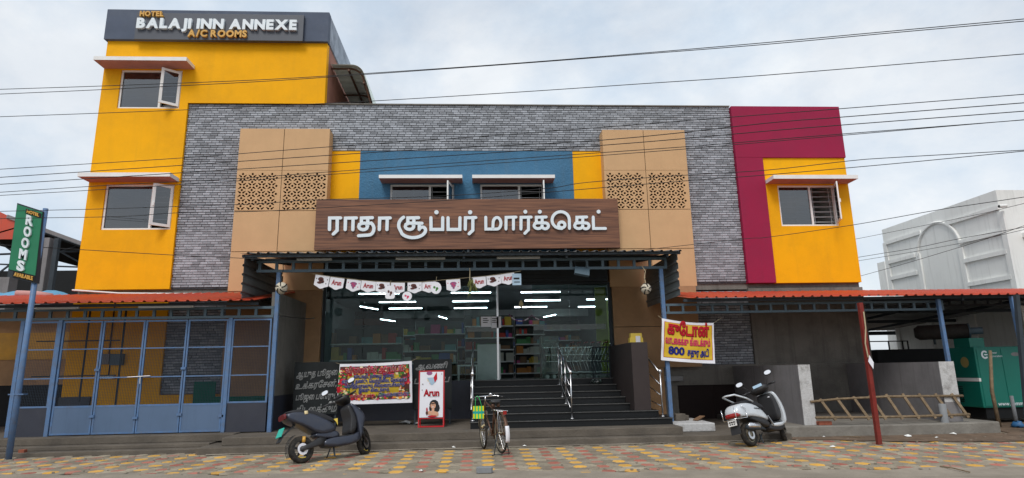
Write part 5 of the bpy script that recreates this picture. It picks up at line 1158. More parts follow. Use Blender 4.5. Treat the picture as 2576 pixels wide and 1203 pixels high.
# bunting of pennant flags
flg = thing('flag_bunting', 'string of white ice cream pennants reading Arun across the entrance', 'bunting', (-1.5, 13.62, 3.4))
yf = 13.62
def fC(x, y): return ((1200 + x / 2.9953) / 1.5528, (1050 + y / 2.9953) / 1.5528)
fl = [((100, 70), (265, 92), 135, 'c'), ((272, 95), (438, 118), 125, 'A'), ((468, 122), (632, 138), 122, 'p'), ((638, 138), (805, 152), 118, 'A'), ((808, 152), (968, 162), 118, 'c'), ((980, 163), (1143, 165), 115, 'A'), ((1174, 163), (1340, 158), 112, 'c'), ((1342, 158), (1503, 150), 112, 'A'), ((1624, 133), (1788, 120), 130, 'p'), ((1925, 105), (2088, 90), 118, 'A'), ((2094, 88), (2262, 70), 115, 'c'), ((2262, 68), (2420, 45), 118, 'A')]
for (x0, y0), (x1, y1), hgt, kd in fl:
    a, b = at(*fC(x0, y0), Y=yf), at(*fC(x1, y1), Y=yf); h = hgt / 2.9953 / 1.5528 * yf / FPX * 1.02; u = (b - a); w = u.length; u.normalize(); dn = Vector((u.z, 0, -u.x))
    if dn.z > 0: dn = -dn
    tw = U(-.03, .03)
    def fp2(s, t, o=0): 
        q = a + u * (s * w) + dn * (t * h); q.y += tw * (s - .5) - o; return q
    g = MB(); out = [(0, 0), (1, 0), (1, .86), (.72, 1.0), (.62, 1.08), (.5, 1.12), (.38, 1.08), (.28, 1.0), (0, .86)]
    g.add([tuple(fp2(*q)) for q in out] + [tuple(fp2(q[0], q[1], -.003)) for q in out], [tuple(range(9)), tuple(range(17, 8, -1))] + [(i, (i + 1) % 9, (i + 1) % 9 + 9, i + 9) for i in range(9)])
    fo = g.build('pennant', 'flex_white', flg)
    if kd == 'A':
        o = text('Arun', 1, 'pennant_print', 'pr_red', (0, 0, 0), None, extrude=0, outl=.035); X_ = [q.co.x for q in o.data.vertices]; m0, m1 = min(X_), max(X_)
        for q in o.data.vertices: q.co = fp2(.16 + .68 * (q.co.x - m0) / (m1 - m0), .66 - q.co.z * .62, .006 - q.co.y * .02)
        o.parent = fo
    else:
        g = MB(); cols = ('pr_brown', 'pr_purple')[kd == 'p']; sh_ = [(.42, .32, .2, .18), (.5, .5, .18, .16), (.35, .62, .16, .1)] if kd == 'c' else [(.5, .36, .24, .16), (.5, .55, .17, .14), (.5, .74, .08, .1)]
        for i, (cx, cy, rx, ry) in enumerate(sh_): g.add([tuple(fp2(cx + rx * math.cos(t), cy + ry * math.sin(t), .003 + .001 * i)) for t in np.linspace(0, 2 * PI, 13)[:-1]], [tuple(range(12))])
        o = g.build('pennant_print', cols); o.parent = fo
        g = MB()
        for i, (cx, cy) in enumerate(((.45, .4), (.56, .56))): g.add([tuple(fp2(cx + .07 * math.cos(t), cy + .06 * math.sin(t), .007)) for t in np.linspace(0, 2 * PI, 9)[:-1]], [tuple(range(8))])
        for cx, cy in ((.88, .3), (.12, .3), (.82, .65)): g.add([tuple(fp2(cx + .035 * math.cos(t), cy + .05 * math.sin(t), .003)) for t in np.linspace(0, 2 * PI, 9)[:-1]], [tuple(range(8))])
        o = g.build('pennant_print', 'pr_pink' if kd == 'p' else 'ink'); o.parent = fo
g = MB(); sp2 = [at(*fC(x, y - 3), Y=yf) for x, y in ((60, 62), (265, 92), (640, 138), (980, 162), (1340, 157), (1700, 125), (2090, 88), (2420, 45), (2500, 30))]; g.tube(sp2, .004, 5); g.build('string', 'rope', flg)
for lab, cx, cy, w, h, rnd_, y_ in (('rounded square cut-out card hanging among the pennants', 970, 275, 112, 155, 0, yf - .05), ('round pink-printed card hanging low among the pennants', 1168, 322, 112, 108, 1, yf - .06), ('round white card with green print at the end of the left pennants', 1507, 225, 125, 140, 1, yf - .07)):
    c = at(*fC(cx, cy), Y=y_); k = yf / FPX / 2.9953 / 1.5528; rx, rz = w * k / 2, h * k / 2; t = thing('hanging_card', lab, 'card', tuple(c)); g = MB(); e = 2 if rnd_ else 5
    loop = [(c.x + rx * math.copysign(abs(math.cos(a)) ** (2 / e), math.cos(a)), c.z + rz * math.copysign(abs(math.sin(a)) ** (2 / e), math.sin(a))) for a in np.linspace(0, 2 * PI, 25)[:-1]]
    g.prism(loop, y_, y_ + .003); g.build('card', 'flex_white', t)
    g = MB(); pm = {970: 'pr_brown', 1168: 'pr_pink', 1507: 'pr_green'}[cx]
    for dx, dz, r in ((-.3, .1, .22), (.2, -.1, .25), (.05, -.4, .15)): g.add([(c.x + rx * (dx + r * math.cos(t_)), y_ - .002, c.z + rz * (dz + r * math.sin(t_))) for t_ in np.linspace(0, 2 * PI, 11)[:-1]], [tuple(range(10))])
    g.build('card_print', pm, t); g = MB(); g.tube([(c.x, y_ + .002, c.z + rz), (c.x + .01, y_ + .01, c.z + rz + .12)], .003, 4); g.build('thread', 'rope', t)
c = at(1300, 703, Y=yf - .05); g = MB(); g.box(c.x - .10, c.x + .10, yf - .05, yf - .02, c.z - .13, c.z + .13); g.cur = 1; g.box(c.x - .07, c.x + .06, yf - .054, yf - .051, c.z - .0, c.z + .04); g.box(c.x - .06, c.x + .07, yf - .054, yf - .051, c.z - .07, c.z - .05); tag(g.build('blue_white_card', ['pr_cyan', 'ink']), 'pale blue and white boxy card at the right end of the pennants', 'card')
# hanging painted ash gourds
def gourd(px, py, r, lab, m1):
    c = at(px, py, Y=13.5); t = thing('hanging_gourd', lab, 'hanging charm', tuple(c), 'charms hung under the canopy beam')
    g = MB(); g.lathe([(0, -r * 1.05), (r * .5, -r * .9), (r * .9, -r * .4), (r, 0), (r * .9, r * .45), (r * .5, r * .9), (0, r)], c, n=16); g.build('gourd', 'pot', t, smooth=True)
    g = MB()
    for k in range(5):
        a0 = k * 1.25; g.tube([c + Vector((r * 1.03 * math.cos(a) * math.sin(p_), -r * 1.03 * math.cos(p_) * (1), r * 1.03 * math.sin(a) * math.sin(p_))) for a, p_ in [(a0 + i * .12, .3 + i * .22) for i in range(7)]], .012, 5)
    g.build('face_paint', 'ink', t)
    g = MB(); g.tube([c + Vector((0, 0, r)), c + Vector((-.02, .0, r + .15)), c + Vector((.015, 0, r + .28)), c + Vector((-.03, .1, r + .42))], .009, 5); g.build('cord', m1, t)
gourd(708, 725, .13, 'round white painted gourd charm hanging beside the left blue post', 'ink'); gourd(1625, 727, .12, 'knotted black and white charm hanging from a jute rope by the right blue post', 'rope')
c = at(1182, 712, Y=13.5); t = thing('dried_garland', 'dried leaf garland hanging from the canopy beam above the entrance', 'garland', tuple(c)); g = MB()
for i in range(26):
    a = U(0, 2 * PI); s_ = U(.1, .34); top = c + Vector((U(-.03, .03), U(-.03, .03), U(-.05, .1))); tip = top + Vector((math.cos(a) * s_ * .45 + .03, math.sin(a) * .1, -s_ * U(.5, 1.1))); mid = top.lerp(tip, .5) + Vector((.02, 0, .04)); nn = Vector((.014, 0, .008))
    g.add([top, mid + nn, tip, mid - nn], [(0, 1, 2, 3)])
g.build('leaves', 'leaf', t, solid=.002); g = MB(); g.tube([c + Vector((0, 0, .05)), c + Vector((.0, .1, .35))], .008, 5); g.build('cord', 'rope', t)
# door garland inside the doorway
g = MB(); 
for x0, x1 in ((1340, 1358), (1358, 1372)): pass
gp = [at(x, y, Y=SY - .05) for x, y in ((1280, 790), (1290, 803), (1308, 809), (1325, 805), (1338, 793), (1350, 803), (1370, 806))]
t = thing('paper_garland', 'white and purple paper garland looped across the doorway', 'garland', tuple(gp[0])); g.tube(gp, .012, 6); g.build('strand', 'pr_purple', t); g = MB()
for i in (1, 2, 3, 5): g.tube([gp[i].lerp(gp[i - 1], .3), gp[i].lerp(gp[min(i + 1, 6)], .3)], .017, 6)
g.build('white_links', 'flex_white', t)
g = MB(); c = at(1311, 765, Y=SY - .1); g.lathe([(0, .11), (.03, .08), (.06, .01), (.055, -.04), (.03, -.09), (0, -.10)], c, n=12); tag(g.build('hanging_figure_charm', 'pr_cream', smooth=True), 'small cream shell-like ornament hanging over the doorway', 'ornament')
# ================================================================ VEHICLES
def wheel(t, name, x, z, r, w, rim='alloy', disc=True, yaw=None, spokes=5, tyre=.045, light=None, pivot=None):
    "wheel thing part with tyre, rim, hub; axis along y"
    prof = [(r - tyre * 1.25, -w * .42), (r - tyre * .5, -w * .5), (r - tyre * .12, -w * .36), (r, 0), (r - tyre * .12, w * .36), (r - tyre * .5, w * .5), (r - tyre * 1.25, w * .42), (r - tyre * 1.25, -w * .42)]
    g = MB(); g.lathe(prof, (0, 0, 0), 'y', 32); ty = g.build('wheel', 'rubber', t, smooth=True)
    ri = r - tyre * 1.2; g = MB(); g.lathe([(ri, -w * .36), (ri - .014, -w * .36), (ri - .022, 0), (ri - .014, w * .36), (ri, w * .36)], (0, 0, 0), 'y', 32)
    g.lathe([(0, -w * .5), (.035, -w * .5), (.045, -w * .2), (.045, w * .2), (.035, w * .5), (0, w * .5)], (0, 0, 0), 'y', 16)
    for i in range(spokes):
        a = 2 * PI * i / spokes + .3; d = Vector((math.cos(a), 0, math.sin(a))); g.bar(d * .03, d * (ri - .012), w * .30, .028, (0, 1, 0))
    o = g.build('rim', rim, smooth=False); o.parent = ty
    if disc:
        g = MB(); g.lathe([(.052, -w * .62), (.095, -w * .62), (.095, -w * .57), (.052, -w * .57), (.052, -w * .62)], (0, 0, 0), 'y', 24); o = g.build('brake_disc', disc if isinstance(disc, str) else 'steel'); o.parent = ty
    if light:
        g = MB(); g.tube([((ri - .012) * math.cos(a), -w * .42, (ri - .012) * math.sin(a)) for a in np.linspace(-2.2, -1.2, 8)], .006, 5); o = g.build('rim_tape', light); o.parent = ty
    M4 = Matrix.Translation((x, 0, z))
    if yaw: M4 = pivot @ Matrix.Rotation(yaw, 4, 'Z') @ pivot.inverted() @ M4
    ty.matrix_local = M4
    return ty
def part(t, mb, name, m, mtx=None, **k):
    if mtx is not None: mb.xform(mtx)
    k.setdefault('smooth', True); return mb.build(name, m, t, **k)
def sweep(prof, w0, w1=None, n=3):
    "side-profile polygon turned into a rounded slab: narrower outer faces"
    cx = sum(p[0] for p in prof) / len(prof); cz = sum(p[1] for p in prof) / len(prof); mb = MB(); k = len(prof)
    lay = [(-1, .80), (-.86, .95), (-.5, 1), (.5, 1), (.86, .95), (1, .80)]
    vs = [(cx + (x - cx) * s, h * w0, cz + (z - cz) * s) for h, s in lay for x, z in prof]
    fs = [(j * k + i, j * k + (i + 1) % k, (j + 1) * k + (i + 1) % k, (j + 1) * k + i) for j in range(5) for i in range(k)] + [tuple(range(k)), tuple(range(6 * k - 1, 5 * k - 1, -1))]
    mb.add(vs, fs); return mb
def bar_group(t, steer, hx, hz, half, rise, grip_m='black_plastic', mirror_z=.27, mirror_m='mirror', mhalf=.26, cover=None, mirror_rot=0):
    piv = Matrix.Translation((hx, 0, hz)) @ Matrix.Rotation(steer, 4, 'Z') @ Matrix.Rotation(-.2, 4, 'X')
    g = MB(); g.tube([(-.10, -half, rise), (-.04, -half * .55, rise + .01), (0, -.08, 0), (0, .08, 0), (-.04, half * .55, rise + .01), (-.10, half, rise)], .014, 8); part(t, g, 'handlebar', 'black_plastic', piv)
    for s in (-1, 1):
        g = MB(); g.tube([(-.055, s * half * .66, rise + .008), (-.105, s * half * 1.03, rise)], [.018, .019], 10); part(t, g, 'grip', 'black_plastic', piv)
        g = MB(); g.tube([(.0, s * half * .55, rise + .01), (-.01, s * half * .95, rise - .012)], .006, 6); part(t, g, 'brake_lever', 'steel_dark', piv)
        g = MB(); g.tube([(-.03, s * half * .50, rise + .02), (-.02, s * (mhalf + .02), rise + mirror_z * .55), (-.01, s * (mhalf + .06), rise + mirror_z - .03)], .006, 6); part(t, g, 'mirror_stalk', 'black_plastic', piv)
        c = Vector((-.0, s * (mhalf + .08), rise + mirror_z)); g = MB()
        g.loft([(-.012, 0, .048, .070), (0, 0, .055, .078), (.02, 0, .045, .065), (.035, 0, .02, .03)], 16, 2.4); mo = part(t, g, 'mirror', 'black_plastic', piv @ Matrix.Translation(c) @ Matrix.Rotation(mirror_rot, 4, 'Z') @ Matrix.Rotation(.35, 4, 'Y'))
        g = MB(); g.loft([(-.0155, 0, .042, .064), (-.0125, 0, .044, .066)], 16, 2.4); g.xform(piv @ Matrix.Translation(c) @ Matrix.Rotation(mirror_rot, 4, 'Z') @ Matrix.Rotation(.35, 4, 'Y')); o = g.build('mirror_glass', 'mirror'); o.parent = mo
    return piv
def place(t, rear, front, lean):
    d = Vector((front.x - rear.x, front.y - rear.y, 0)); mid = (rear + front) / 2
    t.matrix_world = Matrix.Translation((mid.x, mid.y, 0)) @ Matrix.Rotation(math.atan2(d.y, d.x), 4, 'Z') @ Matrix.Rotation(lean, 4, 'X')
# ---- dark electric scooter
def dark_scooter():
    t = thing('electric_scooter', 'dark grey electric scooter with green number plate leaning on its side stand', 'scooter', (0, 0, 0), local=True)
    wb_ = .645; r = .222
    wheel(t, 'w', -wb_, r, r, .10, 'black_plastic', 'flex_white', light='yel_plastic', tyre=.06)
    st_ = .50; pv = Matrix.Translation((.50, 0, 0))
    wheel(t, 'w', wb_ + .03, r, r, .09, 'black_plastic', True, yaw=st_, pivot=pv, light='yel_plastic', tyre=.055)
    S4 = pv @ Matrix.Rotation(st_, 4, 'Z') @ pv.inverted()
    # tail body
    part(t, sweep([(-.95, .83), (-.72, .845), (-.45, .80), (-.12, .64), (.0, .56), (.03, .46), (-.2, .40), (-.42, .44), (-.62, .60), (-.86, .66), (-.93, .74)], .155), 'rear_body', 'dark_paint', sub=1)
    part(t, sweep([(-.92, .855), (-.70, .885), (-.42, .845), (-.14, .745), (.0, .66), (.03, .60), (-.05, .60), (-.3, .70), (-.6, .80), (-.9, .82)], .125), 'seat', 'seat', sub=1)
    g = MB(); g.loft([(-.965, .76, .045, .10), (-.94, .77, .05, .13)], 12, 4); part(t, g, 'tail_light', mat('smoked_red_lamp', (.10, .008, .01), .2), smooth=False)
    part(t, sweep([(-.42, .47), (-.1, .50), (.04, .46), (.10, .36), (-.05, .33), (-.3, .36), (-.45, .40)], .12), 'side_cover', 'dark_paint', sub=1)
    part(t, sweep([(-.28, .34), (.0, .36), (.36, .35), (.43, .42), (.50, .40), (.49, .26), (.36, .20), (-.18, .18), (-.30, .24)], .14), 'underbody', 'dark_paint', sub=1)
    g = MB(); g.box(.02, .42, -.13, .13, .352, .368); part(t, g, 'floorboard', 'black_plastic', smooth=False)
    # leg shield and apron
    part(t, sweep([(.20, .36), (.36, .36), (.45, .56), (.37, .80), (.31, .92), (.23, .90), (.29, .72), (.30, .55)], .15), 'leg_shield', 'black_plastic', sub=1)
    part(t, sweep([(.27, .96), (.40, .91), (.59, .74), (.62, .63), (.53, .48), (.49, .27), (.43, .25), (.43, .55), (.37, .78)], .17), 'front_apron', 'dark_paint', sub=1)
    g = MB(); g.loft([(.50, .83, .02, .06), (.54, .79, .05, .09), (.56, .76, .03, .07)], 12, 3); part(t, g, 'headlight', 'letter')
    piv = bar_group(t, st_, .24, .99, .33, .03, mirror_z=.25, mhalf=.20)
    g = MB(); g.loft([(-.09, .03, .03, .10), (0, .03, .06, .14), (.09, .0, .06, .12), (.15, -.04, .03, .07)], 14, 3); part(t, g, 'handlebar_cover', 'black_plastic', piv)
    g = MB(); g.obox((-.075, 0, .09), (.03, 0, .03), (0, .08, 0), (-.003, 0, .003)); part(t, g, 'display', 'ink', piv, smooth=False)
    g = MB()
    for s in (-1, 1): g.tube([(.52, s * .06, .50), (wb_, s * .062, r)], .022, 8)
    g.xform(S4); part(t, g, 'fork', 'black_plastic')
    g = MB(); vs = []
    g.loft([(.50, .42, .02, .06), (.56, .46, .03, .062), (.66, .475, .03, .062), (.76, .43, .03, .058), (.84, .34, .02, .05)], 10, 3); part(t, g, 'front_fender', 'black_plastic', S4)
    # swing arm, drive, hugger, plate
    g = MB(); g.loft([(-.70, .22, .03, .02, -.075), (-.55, .25, .045, .022, -.08), (-.35, .31, .07, .025, -.085), (-.22, .33, .07, .03, -.08)], 12, 3); part(t, g, 'swing_arm', 'black_plastic')
    g = MB(); g.tube([(-.60, -.05, .42), (-.62, -.05, .33)], .03, 8); part(t, g, 'brake_caliper', 'gold')
    g = MB(); g.bar((-.70, 0, .66), (-1.02, 0, .42), .06, .02, (0, 0, 1)); g.bar((-.98, 0, .455), (-1.05, 0, .36), .13, .015, (0, 0, 1)); part(t, g, 'plate_arm', 'black_plastic', smooth=False)
    g = MB(); g.obox((-1.0, 0, .52), (-.035, 0, -.07), (0, .085, 0), (-.006, 0, .003)); part(t, g, 'number_plate', 'green_plate', smooth=False)
    g = MB()
    for s in (-.045, .045, .0): g.tube([(-wb_ + .262 * math.cos(a), s, r + .262 * math.sin(a)) for a in np.linspace(2.0, 3.6, 10)], .005, 5)
    for a in np.linspace(2.1, 3.5, 6): g.tube([(-wb_ + .262 * math.cos(a), -.045, r + .262 * math.sin(a)), (-wb_ + .262 * math.cos(a), .045, r + .262 * math.sin(a))], .004, 4)
    part(t, g, 'saree_guard', 'black_plastic')
    g = MB(); g.tube([(-.02, .10, .22), (-.06, .25, .005)], .011, 6); part(t, g, 'side_stand', 'steel_dark')
    g = MB(); g.bar((-.04, -.02, .2), (-.06, -.06, .05), .025, .02); part(t, g, 'centre_stand', 'steel_dark', smooth=False)
    g = MB(); g.loft([(-.62, .80, .03, .004, -.153), (-.56, .80, .03, .008, -.156)], 10, 2); part(t, g, 'body_sticker', 'pr_cream')
    g = MB(); g.add([(-.06, -.125, .66), (.02, -.125, .67), (.01, -.125, .55), (-.01, -.125, .60)], [(0, 1, 2, 3)]); part(t, g, 'yellow_hook', 'yel_plastic', smooth=False, solid=.01)
    return t
ds = dark_scooter(); place(ds, at(760, 1166, Z=0), at(924, 1144, Z=0), -.25)
# ---- white petrol scooter
def white_scooter():
    t = thing('petrol_scooter', 'silver white petrol scooter parked in front of the low grey wall', 'scooter', (0, 0, 0), local=True)
    wb_ = .63; r = .215; st_ = .5; pv = Matrix.Translation((.50, 0, 0)); S4 = pv @ Matrix.Rotation(st_, 4, 'Z') @ pv.inverted()
    wheel(t, 'w', -wb_, r, r, .10, 'alloy', True, tyre=.06); wheel(t, 'w', wb_, r, r, .09, 'alloy', False, yaw=st_, pivot=pv, tyre=.055)
    part(t, sweep([(-.98, .72), (-.80, .79), (-.45, .765), (-.2, .66), (-.04, .50), (.0, .40), (-.12, .43), (-.4, .50), (-.75, .53), (-.98, .52), (-1.01, .60)], .17), 'rear_body', 'silver_paint', sub=1)
    part(t, sweep([(-.72, .52), (-.35, .52), (-.1, .45), (.02, .34), (-.05, .28), (-.25, .33), (-.5, .43)], .15), 'side_cover', 'black_plastic', sub=1)
    part(t, sweep([(-.86, .80), (-.5, .84), (-.25, .79), (-.05, .70), (.0, .64), (-.08, .62), (-.35, .72), (-.8, .76)], .135), 'seat', 'seat', sub=1)
    g = MB(); g.tube([(-.42, -.16, .78), (-.62, -.165, .85), (-.90, -.13, .93), (-1.0, 0, .93), (-.90, .13, .93), (-.62, .165, .85), (-.42, .16, .78)], .016, 8); part(t, g, 'grab_rail', 'silver_paint')
    g = MB(); g.loft([(-1.03, .565, .035, .10), (-1.0, .57, .042, .135), (-.93, .57, .038, .155)], 14, 4); part(t, g, 'tail_light', 'red_plastic')
    g = MB(); g.tube([(-1.06, -.14, .70), (-1.07, -.14, .50), (-.8, -.19, .50), (-.78, -.19, .66), (-.86, -.18, .72)], .008, 6); g.tube([(-1.06, .14, .70), (-1.07, .14, .50), (-.8, .19, .50), (-.78, .19, .66)], .008, 6); g.tube([(-1.07, -.14, .5), (-1.07, .14, .5)], .008, 6); part(t, g, 'guard_rail', 'chrome')
    g = MB(); g.obox((-1.03, 0, .44), (-.008, 0, -.05), (0, .09, 0), (-.004, 0, .001)); pl = part(t, g, 'number_plate', 'white_plate', smooth=False)
    g = MB()
    for j in (-1, 0, 1):
        for zz in (.02, -.02): g.obox((-1.038, j * .045, .44 + zz), (-.001, 0, 0), (0, .016, 0), (0, 0, .012))
    o = g.build('plate_digits', 'ink'); o.parent = pl
    g = MB(); g.obox((-.98, 0, .38), (-.03, 0, -.14), (0, .10, 0), (-.008, 0, .002)); part(t, g, 'mud_flap', 'black_plastic', smooth=False)
    part(t, sweep([(-.12, .36), (.42, .35), (.50, .36), (.52, .26), (.42, .20), (-.05, .20)], .13), 'underbody', 'black_plastic', sub=1)
    part(t, sweep([(-.02, .36), (.40, .355), (.46, .36), (.44, .27), (.0, .28)], .165), 'floor_side', 'silver_paint', sub=1)
    g = MB(); g.box(.02, .40, -.14, .14, .366, .376); part(t, g, 'floorboard', 'black_plastic', smooth=False)
    part(t, sweep([(.24, .37), (.38, .37), (.46, .56), (.38, .86), (.30, .95), (.23, .90), (.29, .70)], .175), 'inner_shield', 'black_plastic', sub=1)
    part(t, sweep([(.29, .97), (.37, .97), (.53, .72), (.54, .50), (.48, .30), (.40, .28), (.43, .50), (.40, .72)], .21), 'front_apron', 'silver_paint', sub=1)
    g = MB(); g.loft([(.46, .80, .03, .05), (.49, .78, .04, .06), (.50, .77, .02, .03)], 12, 3); part(t, g, 'front_badge', 'chrome')
    piv = bar_group(t, st_, .20, 1.0, .33, .03, mirror_z=.22, mhalf=.22)
    g = MB(); g.loft([(-.10, .03, .04, .13), (-.02, .03, .075, .19), (.07, .01, .075, .17), (.14, -.02, .04, .09)], 16, 3); part(t, g, 'handlebar_cover', 'black_plastic', piv)
    g = MB(); g.obox((-.085, 0, .085), (.028, 0, .028), (0, .09, 0), (-.003, 0, .003)); part(t, g, 'display', 'pr_cyan', piv, smooth=False)
    g = MB(); g.loft([(.13, .0, .045, .07), (.16, -.005, .03, .05)], 12, 2); part(t, g, 'headlight', 'letter', piv)
    g = MB(); g.tube([(.40, 0, .93), (.47, 0, .5), (wb_ - .02, .07, r)], .025, 8); g.tube([(.5, -.05, .42), (wb_, -.065, r)], .02, 8); part(t, g, 'fork', 'black_plastic', S4)
    g = MB(); g.loft([(.44, .40, .03, .07), (.52, .46, .035, .075), (.64, .475, .035, .07), (.75, .43, .03, .06), (.82, .36, .02, .05)], 12, 3); part(t, g, 'front_fender', 'silver_paint', S4)
    g = MB(); g.loft([(-.86, .33, .03, .035, -.16), (-.82, .335, .055, .05, -.16), (-.5, .315, .06, .05, -.15), (-.38, .29, .03, .03, -.14), (-.25, .26, .02, .02, -.12)], 14, 2.4); part(t, g, 'silencer', 'steel_dark')
    g = MB(); g.loft([(-.85, .352, .025, .035, -.185), (-.8, .36, .045, .03, -.19), (-.5, .34, .045, .03, -.18), (-.42, .32, .02, .02, -.17)], 12, 3); part(t, g, 'silencer_shield', 'chrome')
    g = MB(); g.tube([(-.36, -.05, .2), (-.40, -.10, .02)], .014, 6); g.tube([(-.02, .10, .22), (-.06, .25, .005)], .011, 6); part(t, g, 'stand', 'steel_dark')
    g = MB(); g.bar((-.1, -.17, .50), (.02, -.165, .30), .03, .015); part(t, g, 'kick_lever', 'steel', smooth=False)
    g = MB(); g.obox((-.35, -.173, .645), (.11, 0, -.012), (0, .002, 0), (0, 0, .008)); part(t, g, 'side_badge', 'steel_dark', smooth=False)
    g = MB(); g.lathe([(0, .02), (.025, .015), (.03, 0)], (.27, -.1, .84), 'z', 10); part(t, g, 'knob', 'flex_white')
    return t
ws = white_scooter(); place(ws, at(1884, 1125, Z=0), at(1992, 1108, Z=0), -.25)
# ---- bicycle
def bicycle():
    t = thing('bicycle', 'old brown roadster bicycle on its rear stand, facing the stairs', 'bicycle', (0, 0, 0), local=True)
    R_, wb_ = .345, .54; lift = .04
    for sx, lz, yaw in ((-1, lift, 0), (1, 0, -.12)):
        g = MB(); g.tube([((R_ - .02) * math.cos(a), 0, (R_ - .02) * math.sin(a)) for a in np.linspace(0, 2 * PI, 41)[:-1]], .019, 8, closed=True); ty = g.build('wheel', 'rubber', t, smooth=True)
        g = MB(); g.tube([((R_ - .045) * math.cos(a), 0, (R_ - .045) * math.sin(a)) for a in np.linspace(0, 2 * PI, 41)[:-1]], .011, 6, closed=True); g.tube([(0, -.05, 0), (0, .05, 0)], .018, 8); o = g.build('rim', 'alloy', smooth=True); o.parent = ty
        g = MB()
        for i in range(28): a = 2 * PI * i / 28; s = .03 * (1 if i % 2 else -1); g.tube([(.017 * math.cos(a + 1), s, .017 * math.sin(a + 1)), ((R_ - .045) * math.cos(a), 0, (R_ - .045) * math.sin(a))], .0016, 3)
        o = g.build('spokes', 'steel'); o.parent = ty
        M4 = Matrix.Translation((sx * wb_, 0, R_ + lz))
        if yaw: pv = Matrix.Translation((.42, 0, 0)); M4 = pv @ Matrix.Rotation(yaw, 4, 'Z') @ pv.inverted() @ M4
        ty.matrix_local = M4
    pv = Matrix.Translation((.42, 0, 0)); S4 = pv @ Matrix.Rotation(-.12, 4, 'Z') @ pv.inverted()
    bb = (-.06, 0, .30); sc_ = (-.22, 0, .80); hd0 = (.36, 0, .72); hd1 = (.33, 0, .88); ra_ = (-wb_, 0, R_ + lift)
    g = MB(); g.tube([bb, sc_], .016, 8); g.tube([bb, hd0], .017, 8); g.tube([(-.20, 0, .76), hd1], .015, 8); g.tube([hd0, hd1], .02, 8)
    for s in (-1, 1): g.tube([(ra_[0], s * .055, ra_[2]), (bb[0], s * .03, bb[2])], .010, 6); g.tube([(ra_[0], s * .055, ra_[2]), (sc_[0], s * .02, .77)], .010, 6)
    part(t, g, 'frame', 'rusty')
    g = MB()
    for s in (-1, 1): g.tube([(.36, s * .045, .70), (.44, s * .055, .5), (wb_, s * .055, R_)], .011, 6)
    g.tube([(.36, -.045, .70), (.36, .045, .70)], .014, 6); part(t, g, 'fork', 'alloy', S4)
    for sx, lz, a0, a1, X4 in ((-1, lift, .35, 3.45, None), (1, 0, .1, 2.2, S4)):
        g = MB(); n_ = 20; k = 5; vs = []
        for a in np.linspace(a0, a1, n_):
            for j in range(k): w = (j - 2) / 2; rr = R_ + .022 - abs(w) ** 2 * .014; vs.append((sx * wb_ + rr * math.cos(a), w * .032, R_ + lz + rr * math.sin(a)))
        g.add(vs, [(i * k + j, i * k + j + 1, (i + 1) * k + j + 1, (i + 1) * k + j) for i in range(n_ - 1) for j in range(k - 1)]); part(t, g, 'mudguard', 'rusty' if sx < 0 else 'alloy', X4, solid=.002)
    g = MB(); vs = []
    for a in np.linspace(2.75, 3.5, 8):
        for j in range(3): vs.append((-wb_ + (R_ + .027) * math.cos(a), (j - 1) * .036, R_ + lift + (R_ + .027) * math.sin(a)))
    g.add(vs, [(i * 3 + j, i * 3 + j + 1, i * 3 + j + 4, i * 3 + j + 3) for i in range(7) for j in range(2)]); part(t, g, 'white_patch', 'flex_white', solid=.002)
    H4 = Matrix.Translation((.31, 0, .98)) @ Matrix.Rotation(.25, 4, 'Z')
    g = MB(); g.tube([(0, 0, -.1), (0, 0, 0)], .014, 8); g.tube([(-.17, -.27, -.02), (-.02, -.24, .0), (.03, -.1, 0), (.03, .1, 0), (-.02, .24, 0), (-.17, .27, -.02)], .012, 8); part(t, g, 'handlebar', 'chrome', H4)
    for s in (-1, 1): g = MB(); g.tube([(-.10, s * .258, -.01), (-.2, s * .275, -.025)], .017, 8); part(t, g, 'grip', 'black_plastic', H4)
    g = MB(); g.lathe([(0, .04), (.03, .03), (.035, 0), (0, -.01)], (.0, -.12, .02), 'z', 12); part(t, g, 'bell', 'chrome', H4)
    g = MB(); g.loft([(-.36, .90, .02, .05), (-.33, .905, .035, .10), (-.24, .90, .035, .10), (-.12, .89, .025, .045), (-.04, .885, .015, .02)], 12, 2.4); part(t, g, 'saddle', 'black_plastic')
    g = MB()
    for s in (-.05, .05): g.lathe([(0, -.03), (.03, -.03), (.03, .03), (0, .03)], (-.3, s, .84), 'z', 10)
    g.tube([(-.22, 0, .78), (-.22, 0, .89)], .012, 6); part(t, g, 'saddle_spring', 'rusty')
    g = MB()
    for s in (-1, 1): g.tube([(-.25, s * .06, .76), (-.75, s * .065, .76)], .008, 6); g.tube([(-.62, s * .065, .76), (-wb_, s * .06, R_ + lift)], .006, 6)
    for x in (-.3, -.45, -.6, -.74): g.tube([(x, -.065, .76), (x, .065, .76)], .007, 6)
    part(t, g, 'carrier', 'steel'); g = MB(); g.obox((-.79, 0, .74), (.01, 0, 0), (0, .03, 0), (0, 0, .03)); part(t, g, 'reflector', 'red_plastic', smooth=False)
    g = MB()
    for s in (-1, 1): g.tube([(-wb_, s * .06, R_ + lift), (-wb_ - .02, s * .14, .03), (-wb_ + .05, s * .15, .012)], .009, 6)
    g.tube([(-wb_ - .02, -.14, .03), (-wb_ - .02, .14, .03)], .008, 6); part(t, g, 'rear_stand', 'steel_dark')
    g = MB(); g.loft([(-.58, .37, .03, .012, -.05), (-.3, .36, .05, .014, -.052), (0, .32, .09, .014, -.055), (.04, .30, .06, .012, -.055)], 12, 2.4); part(t, g, 'chain_guard', 'rusty')
